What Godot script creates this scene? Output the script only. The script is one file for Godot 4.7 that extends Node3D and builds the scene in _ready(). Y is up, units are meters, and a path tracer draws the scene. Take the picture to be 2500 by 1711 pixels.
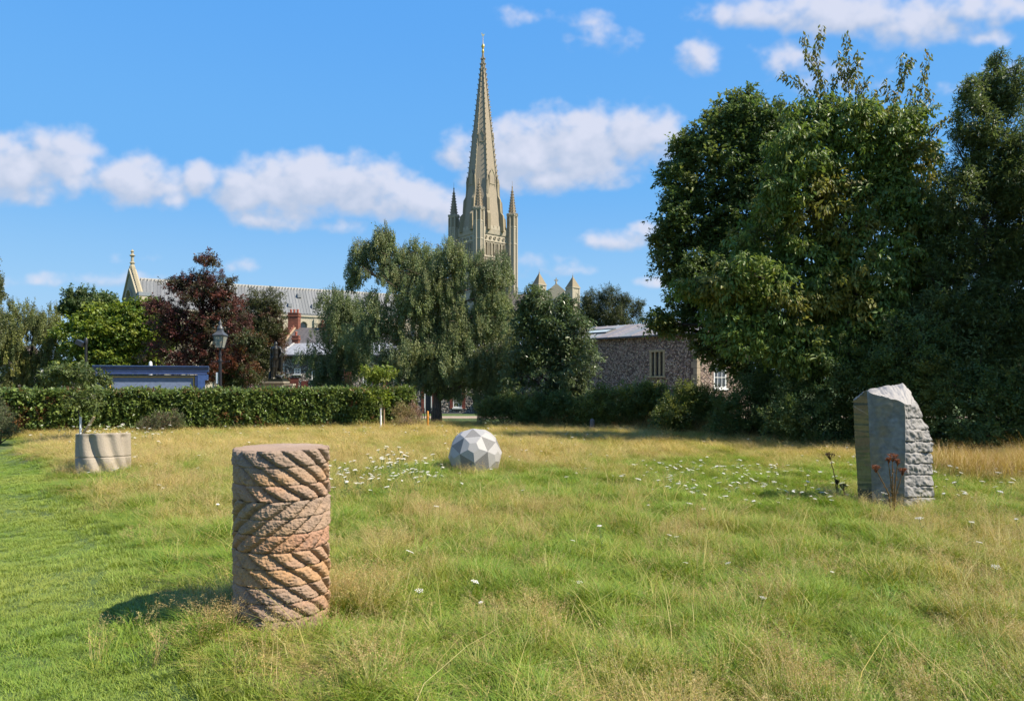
extends Node3D

const F := 1667.0        # focal length, in pixels of a picture 2500 wide
const HZ := 934.0        # row of the horizon in that picture
const EYE := 1.6
const EXPO := 1.9
const NEAR := 0.1

var rng := RandomNumberGenerator.new()
var fn := FastNoiseLite.new()      # soft three octave noise
var fine := FastNoiseLite.new()    # rough, high frequency noise
var M := {}
var used := {}


# ---------------------------------------------------------------- helpers
class MB:
	var v := PackedVector3Array()
	var n := PackedVector3Array()
	var c := PackedColorArray()
	var idx := PackedInt32Array()
	var col := Color.WHITE

	func vert(p: Vector3, nn: Vector3) -> int:
		v.append(p)
		n.append(nn)
		c.append(col)
		return v.size() - 1

	func tri(a: Vector3, b: Vector3, d: Vector3) -> void:      # anticlockwise seen from outside
		var nn := (b - a).cross(d - a).normalized()
		var i := vert(a, nn)
		vert(d, nn)
		vert(b, nn)
		idx.append_array(PackedInt32Array([i, i + 1, i + 2]))

	func quad(a: Vector3, b: Vector3, d: Vector3, e: Vector3) -> void:
		var nn := (d - a).cross(e - b).normalized()
		var i := vert(a, nn)
		vert(b, nn)
		vert(d, nn)
		vert(e, nn)
		idx.append_array(PackedInt32Array([i, i + 2, i + 1, i, i + 3, i + 2]))

	func box(ctr: Vector3, h: Vector3, B := Basis()) -> void:
		var x := B.x * h.x
		var y := B.y * h.y
		var z := B.z * h.z
		quad(ctr - x - y + z, ctr + x - y + z, ctr + x + y + z, ctr - x + y + z)
		quad(ctr + x - y - z, ctr - x - y - z, ctr - x + y - z, ctr + x + y - z)
		quad(ctr + x - y + z, ctr + x - y - z, ctr + x + y - z, ctr + x + y + z)
		quad(ctr - x - y - z, ctr - x - y + z, ctr - x + y + z, ctr - x + y - z)
		quad(ctr - x + y + z, ctr + x + y + z, ctr + x + y - z, ctr - x + y - z)
		quad(ctr - x - y - z, ctr + x - y - z, ctr + x - y + z, ctr - x - y + z)

	func bar(p: Vector3, q: Vector3, w: float, t: float, up := Vector3.UP) -> void:
		var z := (q - p).normalized()
		if absf(z.dot(up)) > 0.98:
			up = Vector3.RIGHT
		var x := up.cross(z).normalized()
		box((p + q) / 2.0, Vector3(w / 2.0, t / 2.0, p.distance_to(q) / 2.0), Basis(x, z.cross(x), z))

	func tube(p: PackedVector3Array, r: PackedFloat32Array, sides := 6, cap := false) -> void:
		var first := v.size()
		var ref := Vector3(0.31, 0.2, 0.93)
		for i in p.size():
			var t := (p[mini(i + 1, p.size() - 1)] - p[maxi(i - 1, 0)]).normalized()
			if absf(t.dot(ref)) > 0.95:
				ref = Vector3(0.9, 0.1, -0.3)
			var x := ref.cross(t).normalized()
			var y := t.cross(x)
			for k in sides + 1:
				var a := TAU * k / sides
				var d := x * cos(a) + y * sin(a)
				vert(p[i] + d * r[i], d)
		var w := sides + 1
		for i in p.size() - 1:
			for k in sides:
				var a := first + i * w + k
				idx.append_array(PackedInt32Array([a, a + w, a + 1, a + 1, a + w, a + w + 1]))
		if cap:
			var e := v.size() - w
			var m := vert(p[p.size() - 1], (p[p.size() - 1] - p[p.size() - 2]).normalized())
			for k in sides:
				idx.append_array(PackedInt32Array([e + k, m, e + k + 1]))

	func lathe(prof: Array, sides: int, o: Vector3, B := Basis(), phase := 0.0, flat := true) -> void:
		# prof: Vector2(radius, height) from the bottom up
		var first := v.size()
		for i in prof.size():
			var pr: Vector2 = prof[i]
			var pa: Vector2 = prof[maxi(i - 1, 0)]
			var pb: Vector2 = prof[mini(i + 1, prof.size() - 1)]
			var nr := Vector2(pb.y - pa.y, pa.x - pb.x).normalized()
			for k in sides + 1:
				var a := phase + TAU * k / sides
				var d := B.x * cos(a) - B.z * sin(a)
				if not flat:
					vert(o + d * pr.x + B.y * pr.y, d * nr.x + B.y * nr.y)
				elif k < sides and i < prof.size() - 1:
					var a2 := phase + TAU * (k + 1) / sides
					var d2 := B.x * cos(a2) - B.z * sin(a2)
					var pn: Vector2 = prof[i + 1]
					if pn.x < 0.0005:
						tri(o + d * pr.x + B.y * pr.y, o + d2 * pr.x + B.y * pr.y, o + B.y * pn.y)
					elif pr.x < 0.0005:
						tri(o + B.y * pr.y, o + d2 * pn.x + B.y * pn.y, o + d * pn.x + B.y * pn.y)
					else:
						quad(o + d * pr.x + B.y * pr.y, o + d2 * pr.x + B.y * pr.y, o + d2 * pn.x + B.y * pn.y, o + d * pn.x + B.y * pn.y)
		if flat:
			return
		var w := sides + 1
		for i in prof.size() - 1:
			for k in sides:
				var a := first + i * w + k
				idx.append_array(PackedInt32Array([a, a + w, a + 1, a + 1, a + w, a + w + 1]))

	func prism(poly: PackedVector2Array, o: Vector3, ex: Vector3, ey: Vector3, ez: Vector3) -> void:
		# polygon anticlockwise in (ex, ey), extruded from o to o + ez, ex x ey along ez
		var t := Geometry2D.triangulate_polygon(poly)
		var q: Array[Vector3] = []
		for p in poly:
			q.append(o + ex * p.x + ey * p.y)
		for i in range(0, t.size(), 3):
			var a := q[t[i]]
			var b := q[t[i + 1]]
			var d := q[t[i + 2]]
			if (b - a).cross(d - a).dot(ez) < 0.0:
				var s := b
				b = d
				d = s
			tri(a + ez, b + ez, d + ez)
			tri(a, d, b)
		for i in poly.size():
			var a := q[i]
			var b := q[(i + 1) % poly.size()]
			quad(a, b, b + ez, a + ez)

	func grid(rows: int, cols: int, closed := false) -> void:
		# the last rows * cols vertices form a grid, columns running anticlockwise seen from above; normals from the faces
		var f := v.size() - rows * cols
		for i in range(f, v.size()):
			n[i] = Vector3.ZERO
		for i in rows - 1:
			for k in (cols if closed else cols - 1):
				var a := f + i * cols + k
				var b := f + i * cols + (k + 1) % cols
				var d := a + cols
				var e := b + cols
				idx.append_array(PackedInt32Array([a, d, b, b, d, e]))
				var nn := (v[b] - v[a]).cross(v[d] - v[a])
				var n2 := (v[e] - v[b]).cross(v[d] - v[b])
				n[a] += nn
				n[b] += nn + n2
				n[d] += nn + n2
				n[e] += n2
		for i in range(f, v.size()):
			n[i] = n[i].normalized()

	func mesh() -> ArrayMesh:
		var arr := []
		arr.resize(Mesh.ARRAY_MAX)
		arr[Mesh.ARRAY_VERTEX] = v
		arr[Mesh.ARRAY_NORMAL] = n
		arr[Mesh.ARRAY_COLOR] = c
		arr[Mesh.ARRAY_INDEX] = idx
		var m := ArrayMesh.new()
		m.add_surface_from_arrays(Mesh.PRIMITIVE_TRIANGLES, arr)
		return m


func W(u: float, v: float, d: float) -> Vector3:               # a point of the photograph, d metres away
	return Vector3((u - 1250.0) / F * d, EYE - (v - HZ) / F * d, -d)

func S(u: float, v: float, d: float) -> Vector3:               # the same, measured in a picture 2324 wide
	return W(u * 1.0757, v * 1.0757, d)

func numbered(called: String) -> String:
	used[called] = used.get(called, -1) + 1
	return called if used[called] == 0 else "%s_%03d" % [called, used[called]]

func tag(o: Node, label: String, category: String, group := "") -> Node:
	o.set_meta("label", label)
	o.set_meta("category", category)
	if group:
		o.set_meta("group", group)
	return o

func thing(called: String, label: String, category: String, at: Vector3, group := "") -> Node3D:
	var o := Node3D.new()
	o.name = numbered(called)
	o.position = at
	add_child(o)
	tag(o, label, category, group)
	return o

func place(o: Node3D, called: String, parent: Node3D) -> Node3D:      # geometry is given in world coordinates
	if parent == null:
		o.name = numbered(called)
		add_child(o)
		return o
	o.name = called
	var p: Node = parent
	var s := Vector3.ZERO
	while p != self and p != null:
		s += (p as Node3D).position
		p = p.get_parent()
	o.position = -s
	parent.add_child(o, true)
	return o

func obj(called: String, mb: MB, mat: Material, parent: Node3D = null) -> MeshInstance3D:
	var o := MeshInstance3D.new()
	var m := mb.mesh()
	m.surface_set_material(0, mat)
	o.mesh = m
	place(o, called, parent)
	return o

func shared(called: String, mesh: Mesh, xf: Transform3D, parent: Node3D) -> MeshInstance3D:
	var o := MeshInstance3D.new()
	o.mesh = mesh
	place(o, called, parent)
	o.transform = Transform3D(Basis(), o.position) * xf
	return o

func struct(o: Node) -> Node:
	o.set_meta("kind", "structure")
	return o

func stuff(o: Node) -> Node:
	o.set_meta("kind", "stuff")
	return o

func scatter(called: String, mesh: Mesh, mat: Material, buf: PackedFloat32Array, parent: Node3D = null) -> MultiMeshInstance3D:
	var mm := MultiMesh.new()
	mm.transform_format = MultiMesh.TRANSFORM_3D
	mm.use_colors = true
	mm.mesh = mesh
	mm.instance_count = buf.size() / 16
	mm.buffer = buf
	var o := MultiMeshInstance3D.new()
	o.multimesh = mm
	o.material_override = mat
	place(o, called, parent)
	stuff(o)
	return o

func put(buf: PackedFloat32Array, b: Basis, p: Vector3, c: Color) -> void:
	buf.append_array(PackedFloat32Array([b.x.x, b.y.x, b.z.x, p.x, b.x.y, b.y.y, b.z.y, p.y, b.x.z, b.y.z, b.z.z, p.z, c.r, c.g, c.b, 1.0]))

func rr(a: float, b: float) -> float:
	return rng.randf_range(a, b)

func rdir() -> Vector3:
	var z := rr(-1, 1)
	var a := rr(0, TAU)
	var r := sqrt(1.0 - z * z)
	return Vector3(r * cos(a), z, r * sin(a))

func sm(a: float, b: float, x: float) -> float:
	var t := clampf((x - a) / (b - a), 0.0, 1.0)
	return t * t * (3.0 - 2.0 * t)

func pick(pal: Array) -> Color:
	return pal[rng.randi() % pal.size()]

func tint(c: Color, k: float) -> Color:
	var f := rr(1.0 - k, 1.0 + k)
	return Color(c.r * f * rr(0.94, 1.06), c.g * f, c.b * f * rr(0.9, 1.1))

func noise_tex(freq: float, lo: Color, hi: Color, kind := FastNoiseLite.TYPE_SIMPLEX_SMOOTH, size := 512, oct := 5, points := []) -> NoiseTexture2D:
	var f := FastNoiseLite.new()
	f.noise_type = kind
	f.frequency = freq
	f.fractal_octaves = oct
	f.seed = int(freq * 10000.0) + 3
	var t := NoiseTexture2D.new()
	t.width = size
	t.height = size
	t.seamless = true
	t.noise = f
	var g := Gradient.new()
	g.set_color(0, lo)
	g.set_color(1, hi)
	for p in points:
		g.add_point(p[0], p[1])
	t.color_ramp = g
	return t

func mat(c: Color, rough := 0.85, tex: Texture2D = null, scale := 1.0, bump: Texture2D = null, depth := 1.0, bscale := 0.0) -> StandardMaterial3D:
	var m := StandardMaterial3D.new()
	m.albedo_color = c.linear_to_srgb()
	m.roughness = rough
	m.vertex_color_use_as_albedo = true
	if tex or bump:
		m.uv1_triplanar = true
		m.uv1_world_triplanar = true
		m.uv1_scale = Vector3.ONE * scale
	if tex:
		m.albedo_texture = tex
	if bump:
		m.heightmap_enabled = true
		m.heightmap_texture = bump
		m.heightmap_scale = depth
	return m

func leafmat(back: Color, rough := 0.5) -> StandardMaterial3D:
	var m := mat(Color.WHITE, rough)
	m.backlight_enabled = true
	m.backlight = back.linear_to_srgb()
	return m


# ---------------------------------------------------------------- light, lens and sky
func lights() -> void:
	var cam := Camera3D.new()
	cam.name = "camera"
	cam.projection = Camera3D.PROJECTION_FRUSTUM
	cam.near = NEAR
	cam.far = 3000.0
	cam.size = 2.0 * 855.5 / F * NEAR
	cam.frustum_offset = Vector2(0, (HZ - 855.5) / F * NEAR)
	cam.position = Vector3(0, EYE, 0)
	add_child(cam)
	cam.current = true
	var e := Environment.new()
	e.background_mode = Environment.BG_SKY
	e.sky = Sky.new()
	var pm := PanoramaSkyMaterial.new()
	pm.panorama = ImageTexture.create_from_image(sky_image())
	e.sky.sky_material = pm
	e.tonemap_mode = Environment.TONE_MAPPER_LINEAR
	e.tonemap_exposure = EXPO
	e.sdfgi_enabled = true
	e.ssao_enabled = true
	e.ssil_enabled = true
	var we := WorldEnvironment.new()
	we.name = "world_environment"
	we.environment = e
	add_child(we)
	var sun := DirectionalLight3D.new()
	sun.name = "sun"
	sun.light_energy = 1.6
	sun.light_color = Color(1.0, 0.955, 0.88)
	sun.light_angular_distance = 0.5
	sun.shadow_enabled = true
	var el := deg_to_rad(47.5)
	var az := deg_to_rad(75.0)         # to the right of the direction that leads back past the camera
	var to_sun := Vector3(sin(az) * cos(el), sin(el), cos(az) * cos(el))
	add_child(sun)
	sun.look_at_from_position(to_sun * 10.0, Vector3.ZERO)


func sky_image() -> Image:
	var w := 4096
	var h := 2048
	var im := Image.create_empty(w, h, false, Image.FORMAT_RGBAF)
	var zen := Color(0.055, 0.24, 0.72)
	var top := Color(0.118, 0.395, 0.90)
	var mid := Color(0.165, 0.465, 0.92)
	var low := Color(0.34, 0.62, 0.93)
	var hor := Color(0.55, 0.72, 0.90)
	for y in h:
		var el := 90.0 - (y + 0.5) * 180.0 / h
		var c := hor
		if el > 55.0:
			c = top.lerp(zen, sm(30, 90, el))
		elif el > 2.0:
			c = low.lerp(mid, sm(5, 17, el)).lerp(top.lerp(zen, sm(30, 90, el)), sm(15, 31, el))
			c = hor.lerp(c, sm(-4, 9, el))
		else:
			c = hor.lerp(low, sm(-4, 9, el) * 0.9)
		if el < 0.0:
			c = Color(0.2, 0.22, 0.14)
		im.fill_rect(Rect2i(0, y, w, 1), Color(c.r / EXPO, c.g / EXPO, c.b / EXPO, 1.0))
	# clouds round the rest of the horizon, coarse
	var cn := FastNoiseLite.new()
	cn.frequency = 1.0
	cn.fractal_octaves = 5
	cn.seed = 12
	var sw := 1024
	var sh := 256
	var small := Image.create_empty(sw, sh, false, Image.FORMAT_RGBAF)
	for y in sh:
		var el := PI / 2.0 * (1.0 - (y + 0.5) / sh)
		var fade := sm(0.04, 0.12, el) * (1.0 - sm(0.5, 1.0, el) * 0.6)
		for x in sw:
			var az := TAU * ((x + 0.5) / sw - 0.5)
			var inside := 1.0 - sm(0.64, 0.80, absf(az))
			var a := 0.0
			if inside < 0.99:
				var nn := cn.get_noise_3d(sin(az) * cos(el) * 2.6, sin(el) * 5.2, cos(az) * cos(el) * 2.6)
				a = sm(0.05, 0.36, nn) * 0.9 * fade * (1.0 - inside)
			small.set_pixel(x, y, Color(0.72 / EXPO, 0.76 / EXPO, 0.88 / EXPO, a))
	small.resize(w, h / 2, Image.INTERPOLATE_CUBIC)
	im.blend_rect(small, Rect2i(0, 0, w, h / 2), Vector2i.ZERO)
	# the clouds of the view: blobs (u, v, ru, rv, strength), measured in a picture 2324 wide
	var blobs := [
		[20, 385, 105, 70, 1.0], [125, 355, 85, 62, 1.0], [50, 430, 95, 36, 0.8], [165, 405, 50, 40, 0.7],
		[310, 415, 95, 55, 1.0], [375, 440, 38, 40, 0.8], [262, 395, 48, 38, 0.7],
		[455, 408, 42, 40, 0.95], [560, 430, 85, 55, 1.0], [690, 425, 150, 68, 1.1], [810, 425, 110, 62, 1.05], [915, 455, 105, 45, 1.0], [1000, 475, 65, 45, 1.0], [770, 512, 60, 20, 0.6], [620, 490, 95, 32, 0.85],
		[1040, 350, 42, 45, 0.8], [1175, 345, 100, 72, 1.05], [1300, 330, 120, 74, 1.1], [1440, 310, 90, 62, 1.05], [1510, 290, 40, 30, 0.7], [1250, 405, 110, 38, 0.9], [1130, 400, 90, 42, 0.85], [1370, 375, 80, 48, 0.85],
		[1400, 545, 75, 24, 0.8], [1470, 522, 42, 18, 0.75], [1235, 605, 75, 26, 0.55], [1290, 615, 50, 14, 0.5], [1478, 640, 42, 13, 0.6],
		[1590, 130, 44, 40, 0.8], [1585, 95, 24, 30, 0.55], [1375, 90, 70, 34, 0.55], [1335, 45, 60, 24, 0.45], [1170, 38, 60, 22, 0.38],
		[1740, 30, 130, 36, 0.85], [1900, 30, 170, 52, 0.95], [2060, 60, 150, 46, 0.85], [2200, 20, 150, 40, 0.9], [2250, 85, 60, 24, 0.55], [1790, 135, 70, 40, 0.62], [1830, 100, 60, 26, 0.5],
		[2300, 160, 60, 24, 0.5], [2190, 200, 60, 20, 0.4], [1900, 180, 130, 40, 0.45],
		[120, 635, 75, 16, 0.55], [280, 632, 95, 18, 0.62], [535, 600, 46, 18, 0.45], [300, 590, 50, 14, 0.4], [40, 640, 50, 14, 0.4], [620, 640, 60, 10, 0.35]]
	var x0 := int((-50.0 / 360.0 + 0.5) * w)
	var x1 := int((50.0 / 360.0 + 0.5) * w)
	var y0 := int((90.0 - 36.0) / 180.0 * h)
	var gw := x1 - x0
	var gh := h / 2 - y0
	var dens := PackedFloat32Array()
	dens.resize(gw * gh)
	var us := PackedFloat32Array()
	us.resize(gw)
	var ca := PackedFloat32Array()
	ca.resize(gw)
	for x in gw:
		var az := TAU * ((x0 + x + 0.5) / w - 0.5)
		us[x] = (1250.0 + F * tan(az)) / 1.0757
		ca[x] = cos(az)
	var te := PackedFloat32Array()
	te.resize(gh)
	for y in gh:
		te[y] = tan(PI / 2.0 - PI * (y0 + y + 0.5) / h)
	for b in blobs:
		var bu: float = b[0]
		var bv: float = b[1]
		var ru: float = b[2] * 0.95
		var rv: float = b[3] * 0.93
		for x in gw:
			var du := (us[x] - bu) / ru
			if absf(du) > 1.7:
				continue
			for y in gh:
				var vv := (HZ - F * te[y] / ca[x]) / 1.0757
				var dv := (vv - bv) / rv
				if dv > 0.0:
					dv *= 1.15
				var q := du * du + dv * dv
				if q < 2.9:
					dens[y * gw + x] = maxf(dens[y * gw + x], b[4] * (1.0 - q / 2.9)) + 0.12 * b[4] * (1.0 - q / 2.9)
	cn.frequency = 0.011
	cn.fractal_octaves = 6
	cn.fractal_gain = 0.52
	for y in gh:
		for x in gw:
			var dd := dens[y * gw + x]
			if dd <= 0.02:
				continue
			var vv := (HZ - F * te[y] / ca[x]) / 1.0757
			var nz := cn.get_noise_2d(us[x], vv * 1.25)
			dd += nz * 0.54
			var a := sm(0.20, 1.08, dd)
			if a <= 0.004:
				continue
			var up := dens[maxi(y - 9, 0) * gw + mini(x + 6, gw - 1)]
			var b := clampf(0.42 + (dens[y * gw + x] - up) * 2.2 + nz * 0.9, 0.0, 1.0)
			var cc := Color(0.56, 0.62, 0.76).lerp(Color(0.78, 0.79, 0.90), b)
			var old := im.get_pixel(x0 + x, y0 + y)
			a *= 0.86
			im.set_pixel(x0 + x, y0 + y, Color(lerpf(old.r, cc.r / EXPO, a), lerpf(old.g, cc.g / EXPO, a), lerpf(old.b, cc.b / EXPO, a), 1.0))
	var turned := Image.create_empty(w, h, false, Image.FORMAT_RGBAF)      # column 0 of a panorama lies straight ahead
	turned.blit_rect(im, Rect2i(w / 2, 0, w / 2, h), Vector2i.ZERO)
	turned.blit_rect(im, Rect2i(0, 0, w / 2, h), Vector2i(w / 2, 0))
	return turned


# ---------------------------------------------------------------- ground and grass
func edge_x(d: float) -> float:                 # border between mown path and meadow
	return 1.55 - 0.80 * d + 0.25 * sin(d * 1.1) * sm(3.0, 7.0, d)

func far_d(x: float) -> float:                  # how far the meadow runs
	return 26.6 - sm(2.5, 11.5, x) * 11.6

func gy(x: float, d: float) -> float:
	var y := 0.0
	if d > 27.0:
		y = -(minf(d, 62.0) - 27.0) * 0.033
	var p := sm(-0.1, 0.7, edge_x(d) - x) if d < 40.0 else 0.0
	y -= 0.085 * p
	if d < 30.0:
		y += fn.get_noise_2d(x * 55.0, d * 55.0) * 0.05 * (1.0 - p) + fn.get_noise_2d(x * 14.0 + 80.0, d * 14.0) * 0.04
	return y

func straw(x: float, d: float) -> float:        # 0 green, 1 dry
	var s := sm(8.5, 16.0, d) * 0.88 + 0.07
	s += fn.get_noise_2d(x * 30.0 + 7.0, d * 22.0) * 0.95 + fn.get_noise_2d(x * 110.0, d * 80.0) * 0.65
	s -= 0.75 * exp(-pow((x - 3.7) / 2.6, 2) - pow((d - 11.6) / 3.4, 2))
	s += 0.35 * sm(0.45, 0.75, x / d) * (1.0 - sm(7.6, 9.5, d))
	s -= 0.35 * exp(-pow((x - 0.6) / 1.2, 2) - pow((d - 6.6) / 1.6, 2))
	s += 0.22 * sm(0.25, 0.7, x - edge_x(d)) * sm(2.4, 0.9, x - edge_x(d))
	return clampf(s, 0.0, 1.0)

func short_zone(x: float, d: float) -> float:   # low turf by the standing stone
	return exp(-pow((x - 4.0) / 2.5, 2) - pow((d - 11.8) / 3.6, 2))

func ground() -> void:
	var mb := MB.new()
	var xs: Array[float] = []
	var ds: Array[float] = []
	var t := -900.0
	for q in [[-900, -100, 100], [-100, -30, 10], [-30, -12, 1.5], [-12, 12, 0.3], [12, 30, 1.5], [30, 100, 10], [100, 901, 100]]:
		t = q[0]
		while t < q[1] - 0.001:
			xs.append(t)
			t += q[2]
	for q in [[-60, -4, 8], [-4, 2, 1], [2, 14, 0.3], [14, 30, 0.6], [30, 70, 3], [70, 200, 20], [200, 1401, 200]]:
		t = q[0]
		while t < q[1] - 0.001:
			ds.append(t)
			t += q[2]
	for d in ds:
		for x in xs:
			var lawn := 1.0 if x < edge_x(d) or d > far_d(x) + 0.4 else 0.0
			var k := 1.0 + 0.35 * fn.get_noise_2d(x * 60.0, d * 60.0)
			mb.col = Color(0.085 * k, 0.135 * k, 0.025 * k) if lawn > 0.5 else Color(0.085 * k, 0.08 * k, 0.028 * k)
			mb.vert(Vector3(x, gy(x, d), -d), Vector3.UP)
	mb.grid(ds.size(), xs.size())
	struct(obj("ground", mb, mat(Color.WHITE, 0.95, M.grain, 1.7, M.grain, 3.0)))
	var g := MB.new()
	g.col = Color(0.42, 0.33, 0.24)
	for i in 2:
		for k in 21:
			var x := -30.0 + 3.0 * k
			var d := 35.5 + 7.0 * i
			g.vert(Vector3(x, gy(x, d) + 0.02 + 0.01 * i, -d), Vector3.UP)
	g.grid(2, 21)
	struct(obj("gravel_path", g, mat(Color.WHITE, 0.95, M.speckle, 1.0)))


func tuft(n: int, rad: float, h0: float, h1: float, wid: float, bend: float, seeds := 0, lean := 0.0) -> ArrayMesh:
	var mb := MB.new()
	for i in n:
		var a := rr(0, TAU)
		var r := sqrt(rng.randf()) * rad
		var o := Vector3(cos(a) * r, -0.01, sin(a) * r)
		var la := a + rr(-1.2, 1.2)
		var ld := (Vector3(cos(la), 0, sin(la)) + Vector3(lean, 0, 0)).normalized()
		var side := Vector3(-ld.z, 0, ld.x).rotated(Vector3.UP, rr(-0.8, 0.8))
		var h := rr(h0, h1)
		var b := bend * rr(0.3, 1.5) * h
		var p: Array[Vector3] = []
		for k in 4:
			var f := k / 3.0
			p.append(o + ld * b * f * f + Vector3.UP * h * (f - 0.28 * bend * f * f))
		var k1 := rr(0.75, 1.25)
		mb.col = Color(k1 * rr(0.92, 1.1), k1, k1 * rr(0.85, 1.1))
		var ws := [wid, wid * 0.85, wid * 0.6]
		var f0 := mb.v.size()
		for k in 3:
			var tn := (p[k + 1] - p[k]).normalized()
			var nn := (side.cross(tn) + Vector3.UP * 0.5).normalized()
			mb.vert(p[k] - side * ws[k] * 0.5, nn)
			mb.vert(p[k] + side * ws[k] * 0.5, nn)
		mb.vert(p[3], (side.cross((p[3] - p[2]).normalized()) + Vector3.UP * 0.5).normalized())
		mb.idx.append_array(PackedInt32Array([f0, f0 + 2, f0 + 1, f0 + 1, f0 + 2, f0 + 3, f0 + 2, f0 + 4, f0 + 3, f0 + 3, f0 + 4, f0 + 5, f0 + 4, f0 + 6, f0 + 5]))
		for s in seeds:
			var f := 1.0 - 0.36 * s / maxf(seeds, 1)
			var q := o + ld * b * f * f + Vector3.UP * h * (f - 0.28 * bend * f * f)
			var e := rdir()
			e.y = absf(e.y) * 0.6
			var far := q + e * rr(0.004, 0.03) * (0.35 + 0.65 * s / maxf(seeds, 1))
			var e2 := rdir() * 0.0032
			mb.col = Color(k1 * 1.05, k1 * 0.92, k1 * 0.85)
			mb.tri(far, far + e2, far + e * 0.009 + Vector3.UP * 0.002)
	return mb.mesh()


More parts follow.
